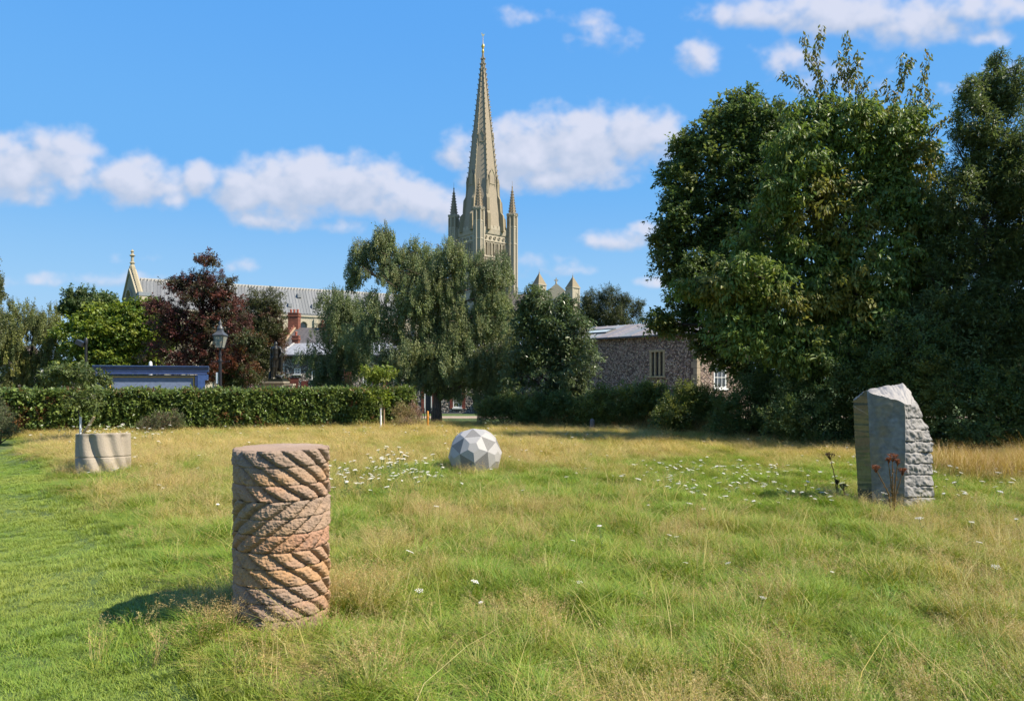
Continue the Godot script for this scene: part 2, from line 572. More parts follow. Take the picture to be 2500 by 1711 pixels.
func meadow() -> void:
	var gm := leafmat(Color(0.55, 0.60, 0.22), 0.55)
	gm.albedo_color = Color.WHITE
	var blades: Array = []
	var dry: Array = []
	var panic: Array = []
	var tall: Array = []
	var low: Array = []
	var stalk: Array = []
	var broad: Array = []
	for i in 3:
		blades.append(tuft(30, 0.085, 0.09, 0.2, 0.0042, 0.95))
		dry.append(tuft(22, 0.085, 0.14, 0.29, 0.003, 0.75, 5, 0.4))
		panic.append(tuft(7, 0.07, 0.16, 0.3, 0.0018, 0.5, 26, 0.3))
		tall.append(tuft(16, 0.12, 0.3, 0.55, 0.0045, 0.6, 9, 0.8))
		broad.append(tuft(9, 0.06, 0.1, 0.24, 0.011, 1.0))
		stalk.append(tuft(3, 0.1, 0.28, 0.5, 0.0042, 1.25, 8, 0.3))
		low.append(tuft(42, 0.075, 0.022, 0.055, 0.0036, 0.8))
	var greens := [Color(0.20, 0.295, 0.026), Color(0.25, 0.32, 0.034), Color(0.155, 0.25, 0.026), Color(0.29, 0.33, 0.045), Color(0.18, 0.30, 0.026)]
	var straws := [Color(0.60, 0.43, 0.17), Color(0.52, 0.37, 0.14), Color(0.66, 0.52, 0.24), Color(0.50, 0.40, 0.13), Color(0.42, 0.39, 0.10)]
	var heads := [Color(0.48, 0.36, 0.16), Color(0.53, 0.40, 0.18), Color(0.42, 0.30, 0.14), Color(0.54, 0.44, 0.19)]
	var lawns := [Color(0.20, 0.30, 0.036), Color(0.235, 0.33, 0.044), Color(0.165, 0.265, 0.034), Color(0.27, 0.34, 0.06)]
	var bb := [PackedFloat32Array(), PackedFloat32Array(), PackedFloat32Array()]
	var bd := [PackedFloat32Array(), PackedFloat32Array(), PackedFloat32Array()]
	var bp := [PackedFloat32Array(), PackedFloat32Array(), PackedFloat32Array()]
	var bt := [PackedFloat32Array(), PackedFloat32Array(), PackedFloat32Array()]
	var bw := [PackedFloat32Array(), PackedFloat32Array(), PackedFloat32Array()]
	var bs := [PackedFloat32Array(), PackedFloat32Array(), PackedFloat32Array()]
	var bl := [PackedFloat32Array(), PackedFloat32Array(), PackedFloat32Array()]
	var bands := [[2.6, 5.0, 430], [5.0, 8.5, 300], [8.5, 14.0, 190], [14.0, 20.0, 120], [20.0, 27.0, 90]]
	for q in bands:
		var d0: float = q[0]
		var d1: float = q[1]
		var area := 0.86 * (d1 * d1 - d0 * d0) + (d1 - d0) * 0.8
		for i in int(area * q[2]):
			var d := sqrt(rr(d0 * d0, d1 * d1))
			var x := rr(-1, 1) * (0.86 * d + 0.4)
			if d > far_d(x):
				continue
			if blocked(x, d):
				continue
			var v := rng.randi() % 3
			var base := Vector3(x, gy(x, d), -d)
			var ex := edge_x(d) + fine.get_noise_2d(x * 8.0, d * 8.0) * 0.5
			var b := Basis(Vector3.UP, rr(0, TAU))
			if x < ex:
				var clump := fn.get_noise_2d(x * 90.0, d * 90.0)
				var s := rr(0.75, 1.25) * (1.0 + clump * 0.5) * (1.0 + 0.9 * sm(0.5, 0.0, ex - x))
				var c := tint(pick(lawns), 0.14)
				var yel := clampf(0.35 + fn.get_noise_2d(x * 20.0, d * 30.0 + 50.0) * 1.3, 0.0, 1.0)
				c = c.lerp(tint(Color(0.33, 0.36, 0.07), 0.1), yel * 0.65)
				put(bl[v], b.scaled(Vector3(1.1, s, 1.1)), base, c)
				continue
			var st := straw(x, d)
			var sz := short_zone(x, d)
			var near_edge := sm(0.0, 1.1, x - ex)
			var lump := fn.get_noise_2d(x * 130.0 + 31.0, d * 130.0)
			if lump < -0.42 and rng.randf() < 0.7 and d < 14.0:
				continue
			var hs := (0.78 + lump * 1.0 - 0.25 * sm(12.0, 20.0, d)) * (1.0 - 0.5 * sz) * (0.45 + 0.55 * near_edge) * rr(0.8, 1.2)
			hs = maxf(hs, 0.25)
			# trodden short before the stones
			if d < 4.7 and d > 3.5 and absf(x + 1.45) < 0.5:
				hs *= 0.22
			elif d < 12.4 and d > 10.9 and absf(x + 0.66) < 0.75 or d < 11.8 and d > 10.2 and absf(x + 6.9) < 0.75:
				hs *= 0.5
			var ws := 1.0 + 0.9 * sm(6.0, 20.0, d)
			b = Basis(Vector3.RIGHT, rr(-0.25, 0.25)) * b
			b = Basis(Vector3.BACK, rr(-0.3, 0.12)) * b
			var roll := rng.randf()
			if roll < 0.07 + st * 0.62 + 0.22 * sm(0.12, 0.3, fn.get_noise_2d(x * 75.0 + 200.0, d * 75.0)) * sm(9.0, 6.0, d):
				var patch := 0.45 * sm(0.12, 0.3, fn.get_noise_2d(x * 75.0 + 200.0, d * 75.0))
				if rng.randf() < (0.34 + patch) * (1.0 - sm(10.0, 18.0, d)) + 0.15:
					put(bp[v], b.scaled_local(Vector3(ws, hs * 1.1, ws)), base, tint(pick(heads), 0.15))
				else:
					put(bd[v], b.scaled_local(Vector3(ws, hs * 1.05, ws)), base, tint(pick(straws), 0.16 + 0.16 * sm(9.0, 16.0, d)).lerp(Color(0.22, 0.265, 0.045), 0.35 * (1.0 - st)))
			else:
				var c := tint(pick(greens), 0.16).lerp(Color(0.34, 0.29, 0.07), st * 0.6)
				put(bb[v], b.scaled_local(Vector3(ws, hs, ws)), base, c)
	# taller dry grass along the shrubs, by the hedge and at the right hand edge
	for i in 9000:
		var x := rr(1.0, 6.6)
		var d := far_d(x) - absf(rr(-1, 1)) * rr(0.1, 3.2) + 0.2
		if i % 4 == 0:
			x = rr(-15.0, 3.0)
			d = 23.4 + x * 0.2 * sm(0.0, -4.0, x) - rr(0.2, 4.0)
			if rng.randf() < 0.6:
				continue
		elif i % 9 == 1:
			x = rr(7.4, 12.5)
			d = rr(10.6, 12.6)
			if x / d < 0.56:
				continue
		if x < edge_x(d) or blocked(x, d):
			continue
		if x > 3.0 and x < 7.4 and d < 18.5:
			continue
		var b := Basis(Vector3.BACK, rr(-0.35, 0.1)) * Basis(Vector3.UP, rr(0, TAU))
		put(bt[i % 3], b.scaled_local(Vector3.ONE * (rr(0.35, 0.65) if i % 4 == 0 else rr(0.8, 1.45))), Vector3(x, gy(x, d), -d), tint(pick(straws), 0.2).lerp(Color(0.36, 0.22, 0.10), rr(0.1, 0.9)))
	# coarse broad blades
	for i in 1500:
		var d := sqrt(rr(2.8 * 2.8, 12.0 * 12.0))
		var x := rr(-1, 1) * (0.86 * d + 0.3)
		if x < edge_x(d) + 0.1 or d > far_d(x) or blocked(x, d) or fn.get_noise_2d(x * 120.0, d * 120.0 + 90.0) < 0.0:
			continue
		put(bw[i % 3], Basis(Vector3.UP, rr(0, TAU)).scaled_local(Vector3.ONE * rr(0.5, 1.2) * (1.0 - 0.5 * short_zone(x, d))), Vector3(x, gy(x, d), -d), tint(pick(greens), 0.2).lerp(Color(0.10, 0.19, 0.03), rr(0.0, 0.7)))
	# long stray stalks
	for i in 1500:
		var d := sqrt(rr(2.8 * 2.8, 13.0 * 13.0))
		var x := rr(-1, 1) * (0.86 * d + 0.3)
		if x < edge_x(d) + 0.15 or d > far_d(x) or blocked(x, d):
			continue
		put(bs[i % 3], Basis(Vector3.UP, rr(0, TAU)).scaled_local(Vector3.ONE * rr(0.6, 1.25) * (1.0 - 0.5 * short_zone(x, d))), Vector3(x, gy(x, d), -d), tint(pick(straws), 0.2).lerp(Color(0.36, 0.36, 0.11), rr(0.0, 0.6)))
	# scruffy tufts that the mower leaves round the stones
	for q in [[-1.57, 4.66, 0.36, 260], [-7.13, 11.9, 0.5, 200], [-0.68, 12.3, 0.5, 90], [5.0, 8.9, 0.7, 260], [-2.2, 4.35, 0.25, 60], [-1.1, 3.9, 0.3, 60]]:
		for i in q[3]:
			var a := rr(0, TAU)
			var r: float = q[2] + absf(rr(-0.22, 0.22))
			var x: float = q[0] + cos(a) * r
			var d: float = q[1] + sin(a) * r
			var b := Basis(Vector3.BACK, rr(-0.3, 0.3)) * Basis(Vector3.UP, rr(0, TAU))
			if q[1] == 4.66 and d < 4.66 and x > -1.72:
				b = b.scaled(Vector3.ONE * 0.25)
			if rng.randf() < 0.6:
				put(bb[i % 3], b.scaled_local(Vector3(1, rr(0.6, 1.2), 1)), Vector3(x, gy(x, d), -d), tint(pick(greens), 0.15))
			else:
				put(bp[i % 3], b.scaled_local(Vector3(1, rr(0.7, 1.1), 1)), Vector3(x, gy(x, d), -d), tint(pick(heads), 0.15))
	for i in 3:
		for q in [["meadow_grass", blades[i], bb[i], "green blades of the uncut meadow grass"], ["dry_grass", dry[i], bd[i], "straw coloured dry grass across the meadow"], ["seeding_grass", panic[i], bp[i], "pinkish brown seed heads of fine meadow grass"], ["tall_dry_grass", tall[i], bt[i], "tall brown grass along the shrubs and hedge"], ["coarse_grass", broad[i], bw[i], "coarse broad bladed grass tufts in the near meadow"], ["stray_stalks", stalk[i], bs[i], "long pale stalks leaning out of the meadow grass"], ["mown_grass", low[i], bl[i], "short mown green grass of the path at the left"]]:
			if q[2].size():
				tag(scatter(q[0], q[1], gm, q[2]), q[3], "grass", q[0].replace("_", " "))


func blocked(x: float, d: float) -> bool:
	return Vector2(x + 1.57, d - 4.66).length() < 0.28 or Vector2(x + 7.13, d - 11.9).length() < 0.37 or Vector2(x - 4.98, d - 8.95).length() < 0.4


func yarrow_mesh(k: float) -> ArrayMesh:
	var mb := MB.new()
	mb.col = Color(0.14, 0.2, 0.06)
	var h := 0.30
	mb.tube(PackedVector3Array([Vector3(0, -0.02, 0), Vector3(0.012, h * 0.6, 0.004), Vector3(0.02, h, 0.0)]), PackedFloat32Array([0.003, 0.0025, 0.002]), 4)
	for i in 7:
		mb.col = tint(Color(0.12, 0.18, 0.05), 0.2)
		var f := rr(0.1, 0.8)
		leaf(mb, Vector3(0.012 * f, h * f, 0), (rdir() + Vector3.UP * 0.4).normalized(), rdir(), 0.05, 0.011, 0.2)
	for i in 15:
		var a := i * 2.4
		var r := 0.0085 * sqrt(i) * k
		var p := Vector3(0.02 + cos(a) * r, h + 0.008 - r * r * 3.0, sin(a) * r)
		mb.col = Color(0.14, 0.2, 0.06)
		mb.tri(Vector3(0.02, h * 0.86, 0), Vector3(0.022, h * 0.86, 0.002), p)
		mb.col = Color(0.74, 0.73, 0.68).lerp(Color(0.45, 0.36, 0.25), pow(rng.randf(), 3.0) * k * 0.8)
		for j in 5:
			var b0 := TAU * j / 5.0 + i
			var b1 := TAU * (j + 1) / 5.0 + i
			mb.tri(p + Vector3.UP * 0.006, p + Vector3(cos(b1), rr(-0.2, 0.2), sin(b1)) * 0.0068, p + Vector3(cos(b0), rr(-0.2, 0.2), sin(b0)) * 0.0068)
	return mb.mesh()

func flowers() -> void:
	var m := leafmat(Color(0.3, 0.3, 0.25), 0.7)
	var meshes := [yarrow_mesh(1.0), yarrow_mesh(0.7), yarrow_mesh(1.25)]
	for q in meshes:
		q.surface_set_material(0, m)
	var spots: Array = []       # x, d, which patch
	for i in 130:
		var a := rr(0, TAU)
		var r := sqrt(rng.randf())
		spots.append([-2.05 + cos(a) * r * 1.0, 10.6 + sin(a) * r * 1.9, 0])
	for i in 170:
		var a := rr(0, TAU)
		var r := sqrt(rng.randf())
		spots.append([3.4 + cos(a) * r * 1.7, 10.9 + sin(a) * r * 2.5, 1])
	for i in 230:
		var d := sqrt(rr(4.0 * 4.0, 22.0 * 22.0))
		var x := rr(-0.72, 0.76) * d
		if x > edge_x(d) + 0.2 and d < far_d(x) - 0.5 and d > 4.6:
			spots.append([x, d, 2])
	for i in 50:
		spots.append([rr(4.6, 8.4), rr(8.2, 12.5), 3])
	for i in 60:
		spots.append([rr(-12.0, -9.2), rr(17.0, 18.8), 4])
	for i in 50:
		spots.append([rr(-9.5, 0.5), rr(18.0, 23.0), 2])
	var proto := {}
	var rest := PackedFloat32Array()
	var count := 0
	var lab := ["white yarrow flower in the dense patch beside the faceted ball", "white yarrow flower in the green turf left of the standing stone", "single white yarrow flower scattered in the open meadow grass", "white yarrow flower in the grass around the standing stone's right side", "white flower in the low bank behind the pale carved drum"]
	spots.sort_custom(func(a, b): return a[1] < b[1])
	for q in spots:
		var x: float = q[0]
		var d: float = q[1]
		if blocked(x, d):
			continue
		var s := rr(0.55, 1.05) * (0.7 + 0.3 * (1.0 - short_zone(x, d)))
		if q[2] == 1:
			s *= 0.75
		if q[2] == 0:
			s *= 1.25
		if q[2] == 4:
			s *= 1.5
		var b := Basis(Vector3.BACK, rr(-0.5, 0.35)) * Basis(Vector3.RIGHT, rr(-0.3, 0.3)) * Basis(Vector3.UP, rr(0, TAU))
		b = b.scaled_local(Vector3(1.0, s, 1.0) * rr(0.65, 1.15) * (0.85 if q[2] == 2 else 1.0))
		var at := Vector3(x, gy(x, d), -d)
		if count < 300:
			count += 1
			var key: int = rng.randi() % 3
			var o: MeshInstance3D
			if proto.has(key):
				o = proto[key].duplicate()
			else:
				o = MeshInstance3D.new()
				o.mesh = meshes[key]
				proto[key] = o
			o.name = numbered("yarrow_flower")
			o.transform = Transform3D(b, at)
			add_child(o)
			tag(o, lab[q[2]], "flower", "yarrow flowers " + ["beside the faceted ball", "left of the standing stone", "scattered over the meadow", "right of the standing stone", "behind the pale drum"][q[2]])
		else:
			put(rest, b, at, Color.WHITE)
	tag(scatter("small_white_flowers", meshes[0], m, rest), "small white flowers speckled over the far meadow", "flowers")


# ---------------------------------------------------------------- sculptures
func twisted_column() -> void:
	var o := Vector3(-1.57, gy(-1.57, 4.66) - 0.02, -4.66)
	var t := thing("twisted_column", "waist high pink sandstone column of stacked rope twisted courses", "sculpture", o)
	var m := mat(Color.WHITE, 0.9, M.sand, 3.0, M.grain, 0.45)
	var dirs := [1, 1, 1, -1, -1, -1, 1, 1, 1, 1, -1]
	var ys := [1.192, 1.085, 0.968, 0.865, 0.752, 0.650, 0.538, 0.430, 0.315, 0.210, 0.104, -0.06]
	var cols := [Color(0.30, 0.22, 0.155), Color(0.35, 0.235, 0.135), Color(0.34, 0.23, 0.15), Color(0.31, 0.235, 0.165), Color(0.30, 0.225, 0.16), Color(0.33, 0.20, 0.13), Color(0.335, 0.23, 0.15), Color(0.37, 0.24, 0.125), Color(0.295, 0.215, 0.15), Color(0.325, 0.215, 0.14), Color(0.33, 0.215, 0.14)]
	var deep := [0.030, 0.026, 0.032, 0.030, 0.032, 0.024, 0.032, 0.028, 0.032, 0.030, 0.015]
	var SEG := 440
	var ph := 0.0
	var rim := PackedVector3Array()
	for k in 11:
		var mb := MB.new()
		if k > 0 and dirs[k] != dirs[k - 1]:
			ph += 1.9
		ph += rr(-0.9, 0.9)
		var hh: float = ys[k] - ys[k + 1]
		var rows := 22
		var roff := rr(-0.004, 0.004)
		var shift := Vector3(rr(-0.004, 0.004), 0, rr(-0.004, 0.004))
		for i in rows + 1:
			var f := float(i) / rows
			if i == 1: f = 0.012
			if i == rows - 1: f = 0.988
			var y: float = ys[k + 1] + hh * f
			for j in SEG:
				var a := TAU * j / SEG
				var cx := cos(a)
				var sx := sin(a)
				var wob := fn.get_noise_3d(cx * 60.0 + k * 40.0, y * 150.0, sx * 60.0)
				var phi: float = 13.0 * a + dirs[k] * 57.0 * y + ph + wob * 1.5
				var p: float = phi / TAU - floor(phi / TAU)
				var pp: float = p if dirs[k] > 0 else 1.0 - p
				var prof := pow(sin(PI / 2.0 * minf(pp / 0.34, 1.0)), 0.8) * pow(cos(PI / 2.0 * maxf((pp - 0.34) / 0.68, 0.0)), 0.6)
				var chis := fine.get_noise_2d(p * 9.0 + floor(phi / TAU) * 30.0, y * 420.0 + k * 50.0)
				var r: float = 0.316 + roff - 1.15 * deep[k] * (1.02 - prof) * (1.0 + wob * 0.35) + chis * 0.006 + fine.get_noise_3d(cx * 45.0, y * 130.0, sx * 45.0) * 0.0065 + fine.get_noise_3d(cx * 16.0, y * 60.0, sx * 16.0 + 50.0) * 0.006
				var ed := minf(f, 1.0 - f) * hh
				r -= 0.009 * (1.0 - sm(0.0, 0.009, ed))
				var rs := fn.get_noise_3d(cx * 30.0 + 9.0, y * 260.0 + k * 13.0, sx * 30.0)
				var c: Color = cols[k] * Color(1.2, 1.12, 1.10)
				c = c.lerp(Color(0.42, 0.26, 0.11), clampf(rs * 1.6 - 0.25, 0.0, 0.4)).lerp(Color(0.29, 0.23, 0.185), clampf(-rs * 2.2, 0.0, 0.6)).lerp(Color(0.19, 0.14, 0.105), clampf(fine.get_noise_3d(cx * 14.0, y * 40.0, sx * 14.0) * 2.0 - 0.35, 0.0, 0.55))
				mb.col = c
				mb.vert(o + shift + Vector3(cx * r, y, -sx * r), Vector3.UP)
				if k == 0 and i == rows:
					rim.append(o + shift + Vector3(cx * r, y, -sx * r))
		mb.grid(rows + 1, SEG, true)
		if k == 0:
			continue_top(t, rim, o, m)
		obj("course", mb, m, t)

func continue_top(t: Node3D, rim: PackedVector3Array, o: Vector3, m: Material) -> void:
	var mb := MB.new()
	var n := rim.size()
	for i in 9:
		var f := 1.0 - i / 8.0
		for j in n:
			var p := o + Vector3(0, 1.192, 0)
			p = p.lerp(rim[j], maxf(f, 0.002))
			p.y += 0.004 * (1.0 - pow(f, 6.0)) + fine.get_noise_2d(p.x * 150.0, p.z * 150.0) * 0.0022 + fn.get_noise_2d(p.x * 900.0, p.z * 900.0) * 0.006 * (1.0 - f)
			var s := fn.get_noise_2d(p.x * 90.0, p.z * 260.0)
			mb.col = Color(0.37, 0.26, 0.18).lerp(Color(0.33, 0.21, 0.14), clampf(s * 1.5, 0.0, 1.0)).lerp(Color(0.42, 0.32, 0.25), clampf(-s, 0.0, 1.0))
			mb.vert(p, Vector3.UP)
	mb.grid(9, n, true)
	obj("top_face", mb, m, t)


func pale_drum() -> void:
	var o := Vector3(-7.13, gy(-7.13, 11.9), -11.9)
	var t := thing("carved_drum", "low pale granite drum carved with broad slanting folds", "sculpture", o)
	var m := mat(Color.WHITE, 0.85, M.speckle, 1.6, M.grain, 0.3)
	var B := Basis(Vector3.RIGHT, -0.062) * Basis(Vector3.BACK, 0.022)
	var SEG := 220
	var spans := [[-0.12, 0.296], [0.302, 0.705]]
	for k in 2:
		var mb := MB.new()
		var rows := 34
		for i in rows + 1:
			var f := float(i) / rows
			var y: float = lerpf(spans[k][0], spans[k][1], f)
			for j in SEG:
				var a := TAU * j / SEG
				var wob := fn.get_noise_3d(cos(a) * 40.0, y * 60.0, sin(a) * 40.0)
				var phi := 9.0 * a + 9.0 * y + 2.4 * sin(y * 3.4 + 0.6) + wob * 2.2
				var p := sin(phi)
				var hw := 0.5 + 0.5 * sin(a * 3.0 + 0.6)
				var r := 0.422 - 0.075 * pow(0.5 - 0.5 * p, 1.7) * (0.68 + 0.32 * hw) + fine.get_noise_3d(cos(a) * 50.0, y * 90.0, sin(a) * 50.0) * 0.003
				r = lerpf(r, 0.419, sm(0.08, 0.0, 0.705 - y) * 0.55)
				r -= 0.008 * (1.0 - sm(0.0, 0.008, minf(f, 1.0 - f) * (spans[k][1] - spans[k][0])))
				mb.col = Color(0.44, 0.395, 0.32).lerp(Color(0.38, 0.335, 0.275), clampf(wob + 0.5, 0.0, 1.0))
				mb.vert(o + B * Vector3(cos(a) * r, y, -sin(a) * r), Vector3.UP)
		mb.grid(rows + 1, SEG, true)
		if k == 1:
			var top := MB.new()
			top.col = Color(0.36, 0.34, 0.31)
			for i in 5:
				for j in SEG:
					var e: Vector3 = mb.v[rows * SEG + j]
					top.vert((o + B * Vector3(0, 0.708, 0)).lerp(e, maxf(1.0 - i / 4.0, 0.002)), Vector3.UP)
			top.grid(5, SEG, true)
			obj("top_face", top, m, t)
		obj("slab", mb, m, t)


func faceted_ball() -> void:
	var R := 0.487
	var o := W(1160, 1110, 12.3)
	var t := thing("faceted_ball", "grey stone ball cut into pentagon and triangle facets, sunk in dry grass", "sculpture", Vector3(o.x, 0, o.z))
	var g := (1.0 + sqrt(5.0)) / 2.0
	var ico: Array[Vector3] = []
	for s in [-1, 1]:
		for q in [-1, 1]:
			ico.append(Vector3(0, s, q * g).normalized())
			ico.append(Vector3(s, q * g, 0).normalized())
			ico.append(Vector3(q * g, 0, s).normalized())
	var near := func(a: int, b: int) -> bool: return a != b and ico[a].dot(ico[b]) > 0.4
	var mid := func(a: int, b: int) -> Vector3: return (ico[a] + ico[b]).normalized()
	# turn: the axis of corner 0 looks at the viewer and a little up, one pentagon corner hangs down
	var f := Vector3(-0.02, 0.36, 0.93).normalized()
	var first := -1
	for i in 12:
		if first < 0 and near.call(0, i):
			first = i
	var ax: Vector3 = ico[0]
	var m0: Vector3 = mid.call(0, first)
	var rf := (m0 - ax * m0.dot(ax)).normalized()
	var dn := (Vector3.DOWN - f * Vector3.DOWN.dot(f)).normalized().rotated(f, 0.09)
	var T := Basis(dn, f, dn.cross(f)) * Basis(rf, ax, rf.cross(ax)).inverse()
	var body := MB.new()
	var cut := MB.new()
	var tri_ := MB.new()
	for i in 12:
		for j in range(i + 1, 12):
			for k in range(j + 1, 12):
				if near.call(i, j) and near.call(j, k) and near.call(i, k):
					var a: Vector3 = o + T * mid.call(i, j) * R
					var b: Vector3 = o + T * mid.call(j, k) * R
					var c: Vector3 = o + T * mid.call(i, k) * R
					var kk := rr(0.96, 1.04)
					tri_.col = Color(0.24, 0.243, 0.242) * kk
					if (b - a).cross(c - a).dot(a - o) > 0.0:
						tri_.tri(a, b, c)
					else:
						tri_.tri(a, c, b)
	for i in 12:
		var axis := T * ico[i]
		var ring: Array = []
		for j in 12:
			if near.call(i, j):
				ring.append(T * mid.call(i, j))
		var e1: Vector3 = (ring[0] - axis * ring[0].dot(axis)).normalized()
		var e2 := axis.cross(e1)
		ring.sort_custom(func(p, q): return atan2(p.dot(e2), p.dot(e1)) < atan2(q.dot(e2), q.dot(e1)))
		var inner: Array = []
		for p in ring:
			var c0 := axis * 0.8507
			inner.append(c0 + (p - c0) * 0.39 + axis * 0.122)
		for k in 5:
			var k2 := (k + 1) % 5
			body.col = Color(0.385, 0.39, 0.388) * rr(0.96, 1.04)
			body.quad(o + ring[k] * R, o + ring[k2] * R, o + inner[k2] * R, o + inner[k] * R)
		cut.col = Color(0.37, 0.374, 0.37) * rr(0.96, 1.03)
		for k in range(1, 4):
			cut.tri(o + inner[0] * R, o + inner[k] * R, o + inner[k + 1] * R)
	var m := mat(Color.WHITE, 0.6, M.finespeck, 1.3, M.grain, 0.15)
	obj("bevelled_facets", body, m, t)
	obj("triangle_faces", tri_, mat(Color.WHITE, 0.9, M.speckle, 1.6, M.grain, 0.4), t)
	obj("pentagon_faces", cut, m, t)


func standing_stone() -> void:
	var D := 8.9
	var o := W(2000.0 + 705.0 / 3.88, 0, D)
	o.y = gy(o.x, D)
	var t := thing("standing_stone", "tall grey standing stone with notched right side and sloping top", "sculpture", o)
	var k := D / F / 3.88                 # metres per pixel of the enlargement I measured
	var base := 1392.0
	# columns: x measured in the enlargement per height, depth z, top
	var prof := func(list: Array, yz: float) -> float:
		for i in list.size() - 1:
			if yz <= list[i + 1][0] or i == list.size() - 2:
				return lerpf(list[i][1], list[i + 1][1], clampf((yz - list[i][0]) / float(list[i + 1][0] - list[i][0]), 0.0, 1.0))
		return 0.0
	var Lx := [[330, 325], [500, 331], [860, 346], [1050, 360], [1320, 371], [1460, 374]]
	var Ax := [[270, 455], [520, 471], [780, 481], [1050, 495], [1330, 506], [1460, 508]]
	var Bx := [[380, 812], [560, 821], [860, 822], [1000, 816], [1390, 812], [1460, 812]]
	var Rx := [[380, 915], [440, 935], [540, 975], [600, 1005], [690, 1038], [770, 1072], [870, 1064], [1040, 1072], [1130, 1082], [1300, 1092], [1460, 1095]]
	var Cx := [[212, 795], [400, 890], [700, 1000], [900, 1040], [1460, 1060]]       # far right edge
	var Ex := [[266, 492], [700, 430], [1460, 430]]                                   # far left edge
	var tops := [380.0, 284.0, 412.0, 402.0, 212.0, 266.0]
	var zs := [-0.24, 0.08, 0.24, 0.02, -0.42, -0.42]
	var courses := [402, 545, 655, 768, 872, 977, 1083, 1190, 1295, 1392, 1480]
	var cols := [Lx, Ax, Bx, Rx, Cx, Ex]
	var pt := func(s: int, yz: float) -> Vector3:
		var z: float = zs[s] * (1.0 - 0.06 * (base - yz) * k)
		var w := W(2000.0 + (prof.call(cols[s], yz) + fn.get_noise_2d(yz * 1.4, s * 50.0) * 4.0) / 3.88, 880.0 + yz / 3.88, D - z)
		return w - o
	var names := ["polished_side", "front_face", "stepped_side", "far_side", "back_face", "back_edge"]
	var mats := [mat(Color.WHITE, 0.15, M.streak, 1.2), mat(Color.WHITE, 0.3, M.stone, 1.4, M.grain, 0.12), mat(Color.WHITE, 0.75, M.finespeck, 2.0, M.grain, 0.6), mat(Color.WHITE, 0.8, M.finespeck, 2.0, M.grain, 0.6), mat(Color.WHITE, 0.8, M.finespeck, 2.0), mat(Color.WHITE, 0.8, M.finespeck, 2.0)]
	var topline: Array = []
	for s in 6:
		var e := (s + 1) % 6
		var n := 46 if s in [1, 2] else 20
		var rows := 150
		var mb := MB.new()
		for i in rows + 1:
			var f := float(i) / rows
			for j in n + 1:
				var g := float(j) / n
				var jag := (fine.get_noise_2d(g * 60.0 + s * 100.0, 3.0) * 8.0 + fn.get_noise_2d(g * 130.0 + s * 70.0, 9.0) * 34.0) * sin(PI * g)
				if s == 1:
					jag += sin(g * PI * 2.0) * 20.0
				var tz := lerpf(tops[s], tops[e], g) + jag
				var yz := lerpf(1460.0, tz, f)
				var a: Vector3 = pt.call(s, yz)
				var b: Vector3 = pt.call(e, yz)
				var p := a.lerp(b, g)
				var nn := Vector3(b.z - a.z, 0, a.x - b.x).normalized() * -1.0
				var w := sin(PI * g)
				if s == 2 or s == 3:
					var cidx := 0
					for q in courses.size() - 1:
						if yz >= courses[q]:
							cidx = q
					var cf := clampf((yz - courses[cidx]) / float(courses[cidx + 1] - courses[cidx]), 0.0, 1.0)
					var slot := 1.0 - sm(0.02, 0.085, cf)
					if cidx < 3:
						slot *= 0.45 if yz > 500.0 else 0.0
					var rough := fn.get_noise_3d(p.x * 330.0, p.y * 330.0, cidx * 40.0) * 0.03 + fine.get_noise_3d(p.x * 32.0, p.y * 32.0, p.z * 32.0 + cidx * 9.0) * 0.024
					var end := sm(0.0, 0.06, g) if s == 2 else sm(1.0, 0.7, g)
					p += nn * ((0.007 * (1.0 - pow(absf(cf * 2.0 - 1.0), 7.0)) + rough) * end - slot * 0.045 * (0.25 + 0.75 * g if s == 2 else end))
					if s == 2 and g > 0.9 or s == 3 and g < 0.2:
						p.x -= slot * 0.03
				elif s == 1:
					var spall := clampf(fn.get_noise_2d(p.x * 120.0 + 4.0, p.y * 80.0 + 14.0) * 2.0, -0.3, 0.6) * sm(0.15, 0.35, g) * sm(0.95, 0.7, g) * sm(0.35, 0.8, p.y)
					p += nn * (spall * 0.016 + fine.get_noise_2d(p.x * 40.0, p.y * 40.0) * 0.0018)
				elif s > 3:
					p += nn * fn.get_noise_3d(p.x * 200.0, p.y * 200.0, s * 40.0) * 0.03 * w
				var v1 := fn.get_noise_2d(p.x * 240.0 + s * 31.0, p.y * 120.0) + fine.get_noise_2d(p.x * 30.0, p.y * 22.0) * 0.35
				match s:
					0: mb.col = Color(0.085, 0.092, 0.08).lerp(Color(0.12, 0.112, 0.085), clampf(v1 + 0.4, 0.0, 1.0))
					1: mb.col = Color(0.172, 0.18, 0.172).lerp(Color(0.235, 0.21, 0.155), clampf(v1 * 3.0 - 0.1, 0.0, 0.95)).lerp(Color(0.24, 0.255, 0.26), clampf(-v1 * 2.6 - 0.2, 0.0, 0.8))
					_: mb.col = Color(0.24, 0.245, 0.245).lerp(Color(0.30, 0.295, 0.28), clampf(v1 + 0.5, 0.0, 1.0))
				if s == 0:                      # a pale mineral vein, and greenish patches spread by noise
					var vein := absf(yz - (430.0 + 85.0 * g))
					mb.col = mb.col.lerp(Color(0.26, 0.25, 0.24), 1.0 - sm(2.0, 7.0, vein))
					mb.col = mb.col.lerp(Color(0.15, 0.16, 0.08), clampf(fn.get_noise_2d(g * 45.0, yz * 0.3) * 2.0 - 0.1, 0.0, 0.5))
				mb.vert(o + p, Vector3.UP)
				if i == rows and j < n:
					topline.append(p)
		mb.grid(rows + 1, n + 1)
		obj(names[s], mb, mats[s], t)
	# the sloping top: front rim to rear rim
	var cap := MB.new()
	var nf := 112                       # points of the front rim; the rest is the rear rim, run through backwards
	var nb := topline.size() - nf
